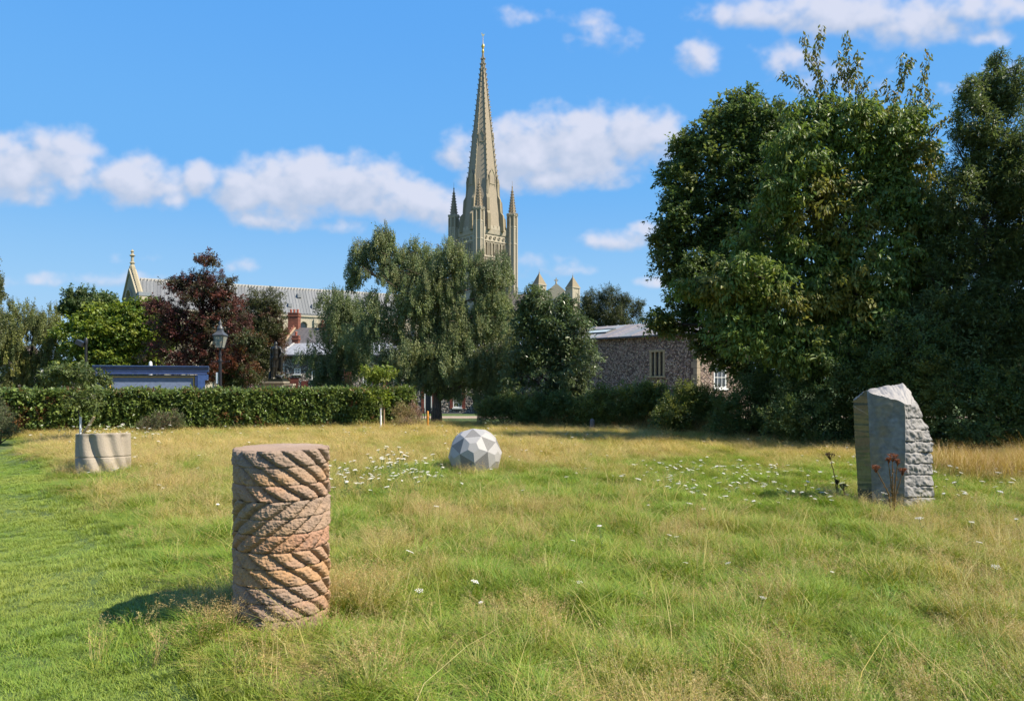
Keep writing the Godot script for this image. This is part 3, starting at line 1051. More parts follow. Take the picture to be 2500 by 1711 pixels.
	for i in 15:
		var f := i / 14.0
		for j in nf:
			var g := (1.0 - j / float(nf - 1)) * (nb - 1)
			var rear: Vector3 = topline[nf + int(g)].lerp(topline[nf + mini(int(g) + 1, nb - 1)], g - int(g))
			var p: Vector3 = topline[j].lerp(rear, f)
			var e := sm(0.0, 0.12, f) * sm(1.0, 0.9, f)
			p.y += (fine.get_noise_2d(p.x * 55.0, p.z * 55.0) * 0.014 + fn.get_noise_2d(p.x * 200.0, p.z * 200.0) * 0.035) * e
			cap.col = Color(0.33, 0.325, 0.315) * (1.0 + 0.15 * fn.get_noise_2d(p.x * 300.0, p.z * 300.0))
			cap.vert(o + p, Vector3.UP)
	cap.grid(15, nf)
	obj("top_face", cap, mats[2], t)


# ---------------------------------------------------------------- trees, shrubs and plants
func leaf(mb: MB, p: Vector3, dir: Vector3, side: Vector3, ln: float, wd: float, fold: float) -> void:
	var up := side.cross(dir).normalized() * fold * wd
	var m := p + dir * ln * 0.45
	var r := m + side * wd * 0.5 + up
	var l := m - side * wd * 0.5 + up
	var tip := p + dir * ln
	mb.tri(p, r, tip)
	mb.tri(p, tip, l)

func sprig(n: int, rad: float, ln: float, wd: float, droop: float, flat := 0.7) -> ArrayMesh:
	# a bunch of leaves round a few twigs
	var mb := MB.new()
	var twigs: Array = []
	for i in 4:
		twigs.append((rdir() * Vector3(1, flat, 1) + Vector3(0, -droop * 0.3, 0)).normalized())
	for i in n:
		var t: Vector3 = twigs[i % 4]
		var p: Vector3 = t * rad * rr(0.15, 1.0) + rdir() * rad * 0.22
		var d := (t * 0.7 + rdir() * 0.9 + Vector3.DOWN * droop).normalized()
		var side := d.cross(Vector3.UP + rdir() * 0.6).normalized()
		var k := rr(0.72, 1.3)
		mb.col = Color(k * rr(0.9, 1.12), k, k * rr(0.8, 1.1))
		leaf(mb, p, d, side, ln * rr(0.7, 1.2), wd * rr(0.8, 1.15), rr(0.05, 0.25))
	return mb.mesh()

func strand(n: int, length: float, ln: float, wd: float) -> ArrayMesh:
	# a hanging birch twig with its leaves
	var mb := MB.new()
	var pts := PackedVector3Array()
	var rad := PackedFloat32Array()
	var sway := Vector3(rr(-0.12, 0.12), 0, rr(-0.12, 0.12))
	for i in 5:
		var f := i / 4.0
		pts.append(Vector3(0, -length * f, 0) + sway * sin(f * 2.4) * length)
		rad.append(0.006 * (1.0 - f * 0.7))
	mb.col = Color(0.55, 0.5, 0.6)
	mb.tube(pts, rad, 3)
	for i in n:
		var f := sqrt(rr(0.0, 1.0))
		var p := Vector3(0, -length * f, 0) + sway * sin(f * 2.4) * length + rdir() * 0.11 * Vector3(1, 0.6, 1) * (1.2 - 0.6 * f)
		var d := (rdir() * 0.7 + Vector3.DOWN * 0.9).normalized()
		var k := rr(0.7, 1.3)
		mb.col = Color(k * rr(0.92, 1.1), k, k * rr(0.85, 1.1))
		leaf(mb, p, d, d.cross(rdir()).normalized(), ln * rr(0.7, 1.2), wd, 0.1)
	return mb.mesh()

var kinds := {}

func kind(called: String) -> Array:
	if not kinds.has(called):
		var a := []
		for i in 3:
			match called:
				"oak": a.append(sprig(38, 0.31, 0.125, 0.075, 0.15))
				"cherry": a.append(sprig(28, 0.30, 0.155, 0.062, 0.85))
				"narrow": a.append(sprig(46, 0.27, 0.115, 0.03, 0.0))
				"glossy": a.append(sprig(36, 0.30, 0.155, 0.056, 0.45))
				"maple": a.append(sprig(26, 0.42, 0.21, 0.18, 0.4))
				"beech": a.append(sprig(40, 0.36, 0.115, 0.07, 0.2))
				"hedge": a.append(sprig(18, 0.13, 0.085, 0.056, 0.35))
				"shrub": a.append(sprig(48, 0.22, 0.07, 0.038, 0.1))
				"yew": a.append(sprig(60, 0.62, 0.28, 0.06, -0.25))
				"far": a.append(sprig(34, 0.85, 0.36, 0.28, 0.2))
				"birch": a.append(strand(90, rr(0.45, 0.75), 0.07, 0.042))
				"birchlong": a.append(strand(110, rr(0.7, 1.1), 0.085, 0.05))
				"weed": a.append(sprig(26, 0.16, 0.06, 0.018, -0.5, 1.2))
		kinds[called] = a
	return kinds[called]

func plant(called: String, label: String, cat: String, d: float, lobes: Array, o: Dictionary) -> Node3D:
	# lobes: [u, v, ru, rv, depth offset], in a picture 2324 wide, at a depth of d metres
	var foot: Vector3 = S(o.get("foot", lobes[0][0]), 0, d)
	foot.y = gy(foot.x, d + o.get("dd", 0.0))
	foot.z -= o.get("dd", 0.0)
	var t := thing(called, label, cat, foot, o.get("group", ""))
	var pal: Array = o.pal
	var cs: float = o.get("cs", 0.3)
	var dens: float = o.get("dens", 1.0)
	var gap: float = o.get("gap", -0.22)
	var hang: bool = o.get("hang", false)
	var deep: float = o.get("deep", 0.9)
	var bufs := [PackedFloat32Array(), PackedFloat32Array(), PackedFloat32Array()]
	var wood := MB.new()
	wood.col = o.get("bark", Color(0.075, 0.06, 0.045))
	var top := foot
	var cen: Array = []
	for l in lobes:
		var c := S(l[0], l[1], d + o.get("dd", 0.0) + (l[4] if l.size() > 4 else rr(-0.4, 0.4)))
		var k := 1.0757 / F * -c.z
		var r := Vector3(l[2] * k, l[3] * k, (l[2] + l[3]) * 0.5 * k * deep)
		cen.append([c, r])
		if c.y > top.y:
			top = c
	var tr: float = o.get("trunk", 0.0)
	var axis := PackedVector3Array()
	if tr > 0.0:
		var lean: Vector3 = o.get("lean", Vector3.ZERO)
		var rad := PackedFloat32Array()
		var n := 9
		for i in n:
			var f := i / float(n - 1)
			var p := foot.lerp(Vector3(lerpf(foot.x, top.x, 0.6 * f), lerpf(foot.y, top.y, 0.92), lerpf(foot.z, top.z, 0.6 * f)), f)
			p += lean * sin(f * PI) + Vector3(sin(f * 5.0), 0, cos(f * 4.0)) * tr * 0.5 * f
			if i == 0:
				p.y -= 0.15
			axis.append(p)
			rad.append(tr * (1.0 - 0.82 * f) * (1.45 if i == 0 else 1.0))
		var tb := MB.new()
		tb.col = wood.col
		tb.tube(axis, rad, 11)
		obj("trunk", tb, M.bark, t)
	for q in cen:
		var c: Vector3 = q[0]
		var r: Vector3 = q[1]
		var start := foot + Vector3(rr(-0.25, 0.25), 0.0, rr(-0.25, 0.25))
		var sr := 0.02
		if tr > 0.0:
			var best := 1
			for i in range(1, axis.size()):
				if axis[i].y < c.y - 0.15 * absf(c.y - foot.y) * 0.5 - 0.2 * Vector2(c.x - axis[i].x, c.z - axis[i].z).length():
					best = i
			start = axis[best]
			sr = tr * (1.0 - 0.8 * best / 8.0) * 0.5
		var bend := start.lerp(c, 0.55) + Vector3(0, 0.12 * start.distance_to(c), 0) + rdir() * 0.12
		wood.tube(PackedVector3Array([start, bend, c]), PackedFloat32Array([sr, sr * 0.7, sr * 0.4]), 6)
		var shoots: int = o.get("shoots", 6)
		for i in shoots:
			var e := rdir()
			e.y = absf(e.y) * 0.8 + o.get("rise", 0.0)
			var p := c + e * r * rr(0.75, 1.0)
			wood.tube(PackedVector3Array([bend.lerp(c, rr(0.3, 1.0)), c.lerp(p, 0.5) + Vector3(0, 0.05, 0), p]), PackedFloat32Array([sr * 0.35, sr * 0.25, 0.006]), 4)
		# leaves: bunches through the outer part of the lobe, with holes
		var area := 4.2 * PI * pow((r.x * r.y + r.x * r.z + r.y * r.z) / 3.0, 1.0)
		var n := int(area / (cs * cs) * 1.75 * dens) + 6
		var seedx := rr(0, 500)
		for i in n:
			var e := rdir()
			var f := lerpf(o.get("core", 0.4), 1.0, sqrt(rng.randf()))
			f *= 1.0 + fn.get_noise_3d(e.x * 70.0 + seedx, e.y * 70.0, e.z * 70.0) * 0.75
			var p := c + e * r * f
			if fn.get_noise_3d(p.x * 60.0 / cs * 0.3 + seedx, p.y * 60.0 / cs * 0.3, p.z * 60.0 / cs * 0.3) < gap:
				continue
			if p.y < foot.y + 0.05:
				continue
			var b := Basis(Vector3.UP, rr(0, TAU))
			if not hang:
				b = Basis(Vector3.RIGHT, rr(-0.6, 0.6)) * b * Basis(Vector3.BACK, rr(-0.6, 0.6))
			else:
				b = Basis(Vector3.RIGHT, rr(-0.35, 0.35)) * Basis(Vector3.BACK, rr(-0.35, 0.35)) * b
			put(bufs[i % 3], b.scaled(Vector3.ONE * rr(0.75, 1.2)), p, hue(o, pal, p, foot))
		# loose shoots that break the outline
		var sprays: int = o.get("spray", 5)
		for i in sprays:
			var e := rdir()
			e.y = absf(e.y) * 0.9 - (0.2 if hang else 0.0) + o.get("rise", 0.0)
			e = e.normalized()
			var tip := c + e * r * rr(1.1, 1.35)
			if hang:
				tip = c + e * r * rr(1.0, 1.2)
			var root := c + e * r * 0.7
			wood.tube(PackedVector3Array([root, root.lerp(tip, 0.5) + Vector3.UP * 0.03, tip]), PackedFloat32Array([0.012, 0.009, 0.004]), 3)
			var m := int(root.distance_to(tip) / (cs * 0.32)) + 1
			for s in m:
				var p := root.lerp(tip, (s + 1.0) / m) + rdir() * cs * 0.12
				if p.y > foot.y + 0.1:
					put(bufs[s % 3], Basis(Vector3.UP, rr(0, TAU)).scaled(Vector3.ONE * rr(0.4, 0.65)), p, hue(o, pal, p, foot))
	if wood.idx.size():
		stuff(obj(o.get("limbname", "limbs"), wood, M.bark, t))
	var ks := kind(o.leaf)
	for i in 3:
		if bufs[i].size():
			scatter(o.get("crown", "crown"), ks[i], o.get("mat", M.leaf), bufs[i], t)
	return t

func hue(o: Dictionary, pal: Array, p: Vector3, foot: Vector3) -> Color:
	# leaves of one bough are of one colour, boughs differ
	var k := fn.get_noise_3d(p.x * 45.0 + foot.x * 50.0, p.y * 45.0, p.z * 45.0)
	var f := clampf(0.5 + k * 1.5 + rr(-0.25, 0.25), 0.0, 0.999) * pal.size()
	return tint(pal[int(f)], 0.16)


func shoot(t: Node3D, pts: Array, d: float, mb: MB, leaves: Array, step: float) -> void:
	# a bare shoot of the cherry with its hanging leaves, each leaf a piece of its own; pts in a picture 2324 wide
	var c := Curve3D.new()
	for q in pts:
		c.add_point(S(q[0], q[1], d + rr(-0.15, 0.15)))
	var ln := c.get_baked_length()
	var pv := PackedVector3Array()
	var rv := PackedFloat32Array()
	for i in 7:
		pv.append(c.sample_baked(ln * i / 6.0))
		rv.append(lerpf(0.016, 0.004, i / 6.0))
	mb.tube(pv, rv, 4)
	var s := 0.0
	while s < ln:
		var p := c.sample_baked(s)
		for i in 4:
			var e := rdir()
			e.y = -0.65 - rng.randf() * 0.8
			e = e.normalized()
			var b := Basis(e.cross(rdir()).normalized(), e, Vector3.ZERO)
			b.z = b.x.cross(b.y)
			b = b.scaled_local(Vector3.ONE * rr(0.75, 1.15))
			leaves.append(Transform3D(b, p + rdir() * 0.10))
		s += step


func trees() -> void:
	var birch_g := [Color(0.225, 0.275, 0.11), Color(0.19, 0.245, 0.10), Color(0.265, 0.30, 0.118), Color(0.17, 0.215, 0.095)]
	# the weeping birch in the middle
	plant("weeping_birch", "large weeping birch with drooping grey green foliage in front of the flint house", "tree", 27.6, [
		[868, 530, 24, 30], [850, 570, 30, 34], [815, 560, 18, 26], [800, 610, 16, 30], [835, 620, 22, 26], [905, 590, 44, 48], [955, 575, 38, 36], [1010, 570, 50, 36], [1060, 590, 46, 40], [1110, 600, 38, 42], [1148, 590, 12, 30],
		[900, 650, 60, 55], [975, 640, 70, 60], [1050, 660, 70, 60], [1115, 665, 42, 50], [870, 700, 60, 46], [960, 710, 80, 60], [1060, 730, 80, 60], [1130, 730, 40, 60], [850, 750, 70, 50],
		[930, 780, 75, 55], [1030, 790, 85, 60], [1110, 800, 60, 60], [1150, 790, 26, 70], [890, 820, 55, 36], [970, 840, 60, 32], [1070, 855, 70, 34], [1130, 860, 45, 36]],
		{"leaf": "birch", "hang": true, "pal": birch_g, "cs": 0.36, "dens": 1.25, "foot": 990, "trunk": 0.18, "lean": Vector3(0.12, 0, 0), "spray": 10, "gap": -0.07, "core": 0.35, "deep": 1.0, "bark": Color(0.25, 0.185, 0.14)})
	plant("young_birch", "smaller drooping birch left of the big weeping birch, before the house", "tree", 30.0, [
		[760, 690, 42, 44], [745, 745, 40, 40], [790, 740, 40, 44], [725, 790, 38, 40], [770, 800, 44, 40], [800, 700, 34, 40], [735, 845, 42, 34], [775, 860, 34, 24], [815, 790, 26, 40]],
		{"leaf": "birch", "hang": true, "pal": [Color(0.19, 0.24, 0.095), Color(0.165, 0.21, 0.085), Color(0.14, 0.185, 0.075)], "cs": 0.36, "dens": 1.05, "foot": 765, "trunk": 0.1, "spray": 6, "gap": -0.12})
	plant("bay_tree", "bushy dark tree with glossy long leaves right of the weeping birch", "tree", 25.6, [
		[1215, 690, 34, 36], [1245, 725, 52, 44], [1300, 760, 38, 46], [1285, 690, 20, 18], [1225, 790, 55, 55], [1290, 815, 50, 50], [1310, 855, 40, 40], [1215, 860, 60, 50], [1270, 890, 50, 44], [1190, 740, 32, 50], [1190, 830, 40, 50]],
		{"leaf": "glossy", "pal": [Color(0.115, 0.165, 0.065), Color(0.095, 0.14, 0.056), Color(0.15, 0.195, 0.09)], "cs": 0.36, "dens": 1.25, "trunk": 0.13, "foot": 1245, "spray": 8, "mat": M.glossleaf})
	# left hand group
	plant("copper_beech", "copper beech with dark red foliage in front of the long lead roof", "tree", 38.0, [
		[470, 610, 26, 30], [440, 650, 34, 34], [490, 655, 42, 36], [400, 650, 22, 18], [450, 700, 62, 44], [510, 700, 40, 40], [420, 740, 62, 44], [485, 760, 66, 50], [385, 735, 30, 34], [400, 800, 60, 50], [470, 830, 70, 44], [530, 740, 34, 50], [360, 700, 28, 18], [520, 830, 50, 50]],
		{"leaf": "beech", "pal": [Color(0.12, 0.042, 0.038), Color(0.095, 0.04, 0.036), Color(0.085, 0.078, 0.034), Color(0.08, 0.07, 0.034), Color(0.15, 0.048, 0.036)], "cs": 0.42, "dens": 1.15, "trunk": 0.24, "foot": 455, "spray": 16, "rise": 0.3, "gap": -0.04})
	plant("olive_green_tree", "dark olive green tree between the copper beech and the chimneys", "tree", 49.0, [
		[590, 690, 40, 34], [620, 690, 20, 30], [605, 740, 42, 44], [570, 760, 42, 50], [600, 800, 40, 42], [560, 820, 40, 60], [625, 770, 22, 36], [580, 860, 60, 40]],
		{"leaf": "beech", "pal": [Color(0.095, 0.105, 0.04), Color(0.08, 0.092, 0.036), Color(0.11, 0.118, 0.045), Color(0.11, 0.06, 0.034)], "cs": 0.42, "dens": 1.2, "trunk": 0.16, "foot": 590, "spray": 8, "rise": 0.2})
	plant("red_leaved_bush", "young tree with orange red leaves beside the lamp post", "tree", 34.0, [
		[560, 785, 30, 24], [535, 815, 34, 28], [550, 850, 42, 28], [520, 870, 32, 20], [580, 770, 20, 14], [500, 845, 24, 24]],
		{"leaf": "beech", "pal": [Color(0.15, 0.045, 0.02), Color(0.17, 0.08, 0.025), Color(0.10, 0.085, 0.03), Color(0.075, 0.095, 0.03)], "cs": 0.4, "dens": 0.9, "trunk": 0.06, "foot": 545, "spray": 9, "gap": -0.05})
	plant("maple_tree", "bright yellow green maple behind the blue board", "tree", 43.0, [
		[195, 760, 48, 50], [230, 720, 34, 30], [250, 765, 60, 46], [310, 720, 44, 34], [320, 770, 44, 50], [190, 830, 50, 50], [250, 830, 66, 50], [320, 830, 50, 50], [345, 700, 20, 22], [365, 760, 26, 50], [280, 710, 20, 20]],
		{"leaf": "maple", "pal": [Color(0.18, 0.24, 0.026), Color(0.15, 0.215, 0.026), Color(0.115, 0.185, 0.028), Color(0.21, 0.26, 0.034)], "cs": 0.48, "dens": 1.25, "trunk": 0.2, "foot": 265, "spray": 7})
	plant("left_birch", "light green drooping birch at the left end of the hedge", "tree", 44.0, [
		[30, 715, 50, 44], [95, 710, 36, 42], [60, 760, 60, 50], [118, 770, 24, 54], [25, 810, 60, 50], [90, 820, 48, 50], [50, 860, 70, 36], [120, 850, 26, 40], [-20, 760, 50, 70]],
		{"leaf": "birchlong", "hang": true, "pal": [Color(0.19, 0.22, 0.062), Color(0.165, 0.19, 0.06), Color(0.14, 0.17, 0.06), Color(0.215, 0.23, 0.055)], "cs": 0.52, "dens": 1.15, "trunk": 0.2, "foot": 60, "spray": 7, "gap": -0.18})
	plant("edge_birch", "drooping birch branches hanging in at the far left edge", "tree", 30.0, [
		[-22, 618, 20, 26], [-30, 660, 26, 30], [-60, 600, 50, 50], [-80, 690, 60, 70]],
		{"leaf": "birchlong", "hang": true, "pal": [Color(0.13, 0.15, 0.05), Color(0.11, 0.13, 0.05)], "cs": 0.42, "dens": 0.8, "trunk": 0.18, "foot": -75, "spray": 6})
	plant("round_topped_tree", "distant round topped dark tree left of the gable", "tree", 115.0, [
		[200, 678, 54, 22], [165, 695, 32, 18], [238, 690, 30, 20], [200, 700, 60, 18], [150, 708, 18, 12], [255, 705, 14, 12]],
		{"leaf": "far", "pal": [Color(0.10, 0.15, 0.05), Color(0.085, 0.13, 0.045), Color(0.115, 0.165, 0.055)], "cs": 0.95, "dens": 1.1, "trunk": 0.5, "foot": 203, "spray": 3, "shoots": 9, "gap": -0.12})
	plant("yew_tree", "dark yew standing behind the grey roof of the flint hall", "tree", 80.0, [
		[1352, 695, 28, 34], [1390, 690, 36, 34], [1420, 705, 28, 28], [1445, 715, 14, 24], [1330, 715, 26, 34], [1385, 730, 60, 26], [1455, 705, 8, 20]],
		{"leaf": "yew", "pal": [Color(0.07, 0.088, 0.035), Color(0.058, 0.075, 0.03), Color(0.085, 0.10, 0.038)], "cs": 0.75, "dens": 1.3, "trunk": 0.4, "foot": 1390, "spray": 9, "rise": 0.5})
	# right hand group
	var oak_g := [Color(0.115, 0.175, 0.05), Color(0.098, 0.152, 0.046), Color(0.142, 0.198, 0.055), Color(0.17, 0.205, 0.055)]
	plant("oak_tree", "tall broad oak at the left of the group of trees on the right", "tree", 22.0, [
		[1690, 235, 40, 26], [1660, 275, 54, 44], [1730, 280, 52, 40], [1610, 330, 56, 50], [1690, 340, 70, 50], [1560, 340, 34, 38], [1540, 400, 40, 50], [1620, 420, 80, 60], [1720, 420, 80, 70], [1530, 480, 40, 44], [1590, 520, 70, 56], [1690, 530, 90, 70],
		[1515, 550, 36, 36], [1530, 610, 46, 40], [1600, 620, 70, 56], [1690, 640, 80, 60], [1560, 690, 42, 36], [1500, 735, 34, 24], [1560, 750, 44, 30], [1630, 720, 60, 50], [1700, 740, 70, 60], [1775, 300, 46, 44], [1780, 370, 60, 60], [1640, 800, 40, 40], [1700, 830, 50, 44], [1600, 790, 26, 26]],
		{"leaf": "oak", "pal": oak_g, "cs": 0.36, "dens": 1.2, "trunk": 0.24, "foot": 1730, "spray": 10, "gap": -0.26})
	var cherry := plant("cherry_tree", "cherry tree with drooping yellow green leaves and long bare-tipped upward shoots", "tree", 18.0, [
		[1850, 270, 60, 44], [1930, 270, 70, 54], [2020, 290, 60, 50], [2080, 280, 40, 40], [1830, 350, 80, 60], [1940, 370, 100, 70], [2050, 370, 70, 70], [1790, 440, 80, 60], [1900, 480, 110, 80], [2030, 480, 90, 80], [1740, 540, 80, 50], [1850, 580, 110, 70], [1980, 590, 110, 80],
		[2105, 520, 50, 80], [2100, 650, 60, 80], [1690, 620, 90, 44], [1800, 680, 110, 60], [1940, 690, 110, 70], [1650, 690, 60, 34], [1580, 650, 50, 24], [1720, 760, 90, 46], [1850, 790, 100, 60]],
		{"leaf": "cherry", "pal": [Color(0.17, 0.24, 0.046), Color(0.14, 0.215, 0.046), Color(0.215, 0.265, 0.05), Color(0.12, 0.195, 0.046), Color(0.235, 0.235, 0.05)], "cs": 0.36, "dens": 1.4, "trunk": 0.13, "foot": 1960, "spray": 5, "rise": 0.35, "gap": -0.33, "bark": Color(0.14, 0.12, 0.11)})
	var twig := MB.new()
	twig.col = Color(0.12, 0.09, 0.07)
	var spots: Array = []
	for q in [[[1890, 270], [1875, 210], [1845, 150], [1830, 118], [1825, 75]], [[1868, 190], [1850, 120], [1862, 85], [1867, 60]], [[1935, 260], [1925, 190], [1920, 120], [1922, 72]], [[1920, 190], [1905, 150], [1900, 120]], [[1928, 180], [1945, 150], [1950, 118]], [[1850, 230], [1815, 185], [1770, 165]], [[1850, 270], [1800, 240], [1758, 228]],
		[[2020, 270], [2045, 190], [2050, 150], [2048, 120]], [[2045, 190], [2062, 150], [2072, 130]], [[2070, 270], [2090, 210], [2102, 160], [2106, 112]], [[2090, 260], [2108, 220], [2112, 205]], [[2110, 300], [2150, 270], [2180, 250]], [[1950, 230], [1965, 190], [1970, 175]], [[2000, 250], [1985, 220], [1990, 200]], [[1830, 300], [1800, 270], [1770, 262]], [[1905, 250], [1890, 200], [1893, 165]], [[1960, 250], [1948, 205], [1942, 160]], [[2030, 260], [2015, 215], [2012, 180]], [[2060, 260], [2068, 225], [2072, 195]], [[1870, 260], [1858, 225], [1852, 200]]]:
		shoot(cherry, q, 18.0, twig, spots, 0.052)
	stuff(obj("shoots", twig, M.bark, cherry))
	var lm: Array = []
	for c in [Color(0.14, 0.165, 0.032), Color(0.18, 0.165, 0.036), Color(0.11, 0.15, 0.03), Color(0.20, 0.135, 0.04)]:
		var mb := MB.new()
		mb.col = c
		leaf(mb, Vector3.ZERO, Vector3.UP, Vector3.RIGHT, 0.15, 0.058, 0.18)
		var me := mb.mesh()
		me.surface_set_material(0, M.leaf)
		lm.append(me)
	var every := spots.size() / 300 + 1
	for i in range(0, spots.size(), every):
		shared("leaf", lm[rng.randi() % 4], spots[i], cherry)
	var more := [PackedFloat32Array(), PackedFloat32Array()]
	for i in spots.size():
		if i % every == 0:
			continue
		var x: Transform3D = spots[i]
		put(more[i % 2], x.basis, x.origin, Color.WHITE)
	for i in 2:
		scatter("shoot_leaves", lm[i], M.leaf, more[i], cherry)
	plant("narrow_leaved_tree", "dense narrow leaved tree at the right edge, sunlit top and dark below", "tree", 16.2, [
		[2262, 160, 14, 34], [2250, 210, 30, 40], [2200, 215, 16, 34], [2300, 210, 30, 60], [2215, 280, 44, 50], [2290, 300, 50, 60], [2190, 370, 46, 60], [2260, 390, 60, 60], [2320, 400, 50, 80], [2165, 460, 50, 60], [2240, 490, 70, 70], [2320, 520, 60, 90], [2150, 560, 60, 70], [2240, 600, 80, 80], [2330, 660, 70, 100], [2160, 680, 80, 80], [2260, 720, 90, 80], [2100, 760, 90, 70], [2200, 820, 100, 70], [2320, 820, 80, 90]],
		{"leaf": "narrow", "pal": [Color(0.115, 0.16, 0.05), Color(0.098, 0.14, 0.045), Color(0.14, 0.185, 0.06)], "cs": 0.28, "dens": 1.3, "trunk": 0.11, "foot": 2270, "spray": 7, "rise": 0.8, "gap": -0.25, "dd": 0.6})
	# shrubs below them
	var dark := oak_g
	var shr: Dictionary = {"leaf": "shrub", "pal": dark, "cs": 0.27, "dens": 1.5, "spray": 6, "gap": -0.4, "core": 0.2, "limbname": "stems", "crown": "foliage"}
	plant("shrub", "dark shrub under the right edge of the weeping birch", "shrub", 24.8, [[1150, 925, 46, 32], [1110, 930, 30, 26], [1195, 930, 40, 32]], shr)
	plant("shrub", "dark evergreen shrub at the foot of the glossy leaved tree", "shrub", 24.4, [[1240, 930, 46, 40], [1200, 945, 30, 24], [1285, 920, 30, 30]], shr)
	var pale: Dictionary = shr.duplicate()
	pale.pal = [Color(0.18, 0.215, 0.045), Color(0.15, 0.19, 0.042), Color(0.215, 0.235, 0.046), Color(0.125, 0.165, 0.042)]
	plant("shrub", "light green shrub growing below the flint hall's shaded wall", "shrub", 24.0, [[1340, 925, 40, 30], [1320, 945, 40, 22], [1375, 905, 36, 34], [1365, 940, 46, 26]], pale)
	plant("shrub", "yellow green shrub below the hall's mullioned window", "shrub", 23.2, [[1440, 905, 50, 34], [1420, 935, 46, 26], [1480, 890, 36, 24], [1490, 925, 46, 30]], pale)
	var mid: Dictionary = shr.duplicate()
	mid.pal = pale.pal
	plant("shrub", "half shaded shrub in front of the sunlit end of the flint hall", "shrub", 21.5, [[1555, 905, 46, 34], [1600, 910, 46, 34], [1540, 945, 50, 30], [1620, 950, 60, 36]], mid)
	var under: Dictionary = shr.duplicate()
	under.cs = 0.34
	plant("shrub", "deeply shaded shrub under the oak, behind the brown grass", "shrub", 19.3, [[1680, 920, 60, 60], [1740, 880, 60, 60], [1720, 970, 70, 44], [1650, 965, 40, 36]], under)
	plant("shrub", "deeply shaded shrub under the cherry tree", "shrub", 17.6, [[1830, 870, 80, 80], [1900, 850, 80, 80], [1840, 970, 80, 60], [1920, 950, 80, 80], [1780, 950, 50, 60], [1960, 800, 70, 80]], under)
	plant("shrub", "deeply shaded shrub behind the standing stone", "shrub", 16.4, [[2030, 850, 90, 90], [2110, 900, 90, 90], [2030, 970, 80, 64], [2080, 790, 80, 80], [2120, 990, 80, 50]], under)
	plant("shrub", "deeply shaded shrub at the right edge below the narrow leaved tree", "shrub", 15.2, [[2220, 900, 90, 80], [2310, 900, 80, 90], [2230, 990, 80, 50], [2320, 990, 70, 56], [2400, 940, 80, 90]], under)
	plant("evergreen_tree", "dark evergreen tree filling the space behind the cherry trunk", "tree", 20.5, [[1850, 720, 90, 70], [1950, 740, 100, 70], [2060, 720, 100, 80], [2160, 760, 90, 90], [2260, 760, 90, 90], [1800, 820, 80, 80], [2000, 830, 100, 80], [2130, 850, 90, 80], [2250, 870, 90, 90], [2330, 800, 80, 100]],
		{"leaf": "oak", "pal": dark, "cs": 0.42, "dens": 1.3, "trunk": 0.2, "foot": 2040, "spray": 3, "gap": -0.4, "core": 0.2})
	plant("oak_tree", "leafy tree just cut off by the right edge, behind the narrow leaved tree", "tree", 15.5, [[2500, 330, 110, 120], [2490, 480, 120, 110], [2530, 640, 120, 120], [2500, 790, 110, 110], [2640, 420, 130, 140], [2640, 650, 130, 140]],
		{"leaf": "oak", "pal": oak_g, "cs": 0.4, "dens": 1.1, "trunk": 0.25, "foot": 2560, "spray": 4, "dd": -0.8})
	# the hedge
	hedge()
	# low plants
	var weed: Dictionary = {"leaf": "weed", "pal": [Color(0.13, 0.15, 0.07), Color(0.11, 0.13, 0.06), Color(0.16, 0.15, 0.08)], "cs": 0.2, "dens": 1.1, "spray": 5, "gap": -0.3, "limbname": "stems", "crown": "foliage"}
	plant("weed_clump", "grey green weeds at the hedge foot at the left edge", "plant", 18.6, [[8, 960, 26, 30], [-8, 945, 24, 36], [20, 985, 18, 16]], weed)
	var rust: Dictionary = weed.duplicate()
	rust.pal = [Color(0.14, 0.15, 0.07), Color(0.20, 0.15, 0.09), Color(0.12, 0.15, 0.06)]
	plant("weed_clump", "bushy green and pinkish weeds at the foot of the hedge's middle", "plant", 21.0, [[355, 965, 34, 22], [385, 960, 30, 24], [330, 975, 24, 14]], rust)
	var straw_p: Dictionary = weed.duplicate()
	straw_p.pal = [Color(0.36, 0.27, 0.13), Color(0.28, 0.24, 0.10), Color(0.32, 0.22, 0.14)]
	plant("weed_clump", "tall straw coloured weeds at the right end of the hedge", "plant", 23.6, [[908, 940, 14, 24], [930, 950, 14, 22], [915, 965, 22, 12], [945, 965, 14, 12]], straw_p)
	var blush: Dictionary = straw_p.duplicate()
	blush.pal = [Color(0.35, 0.22, 0.16), Color(0.32, 0.25, 0.15)]
	plant("weed_clump", "pinkish dry seed plumes rising past the hedge's right corner", "plant", 24.4, [[938, 925, 7, 14], [950, 945, 8, 12]], blush)
	seedplants()
	saplings()


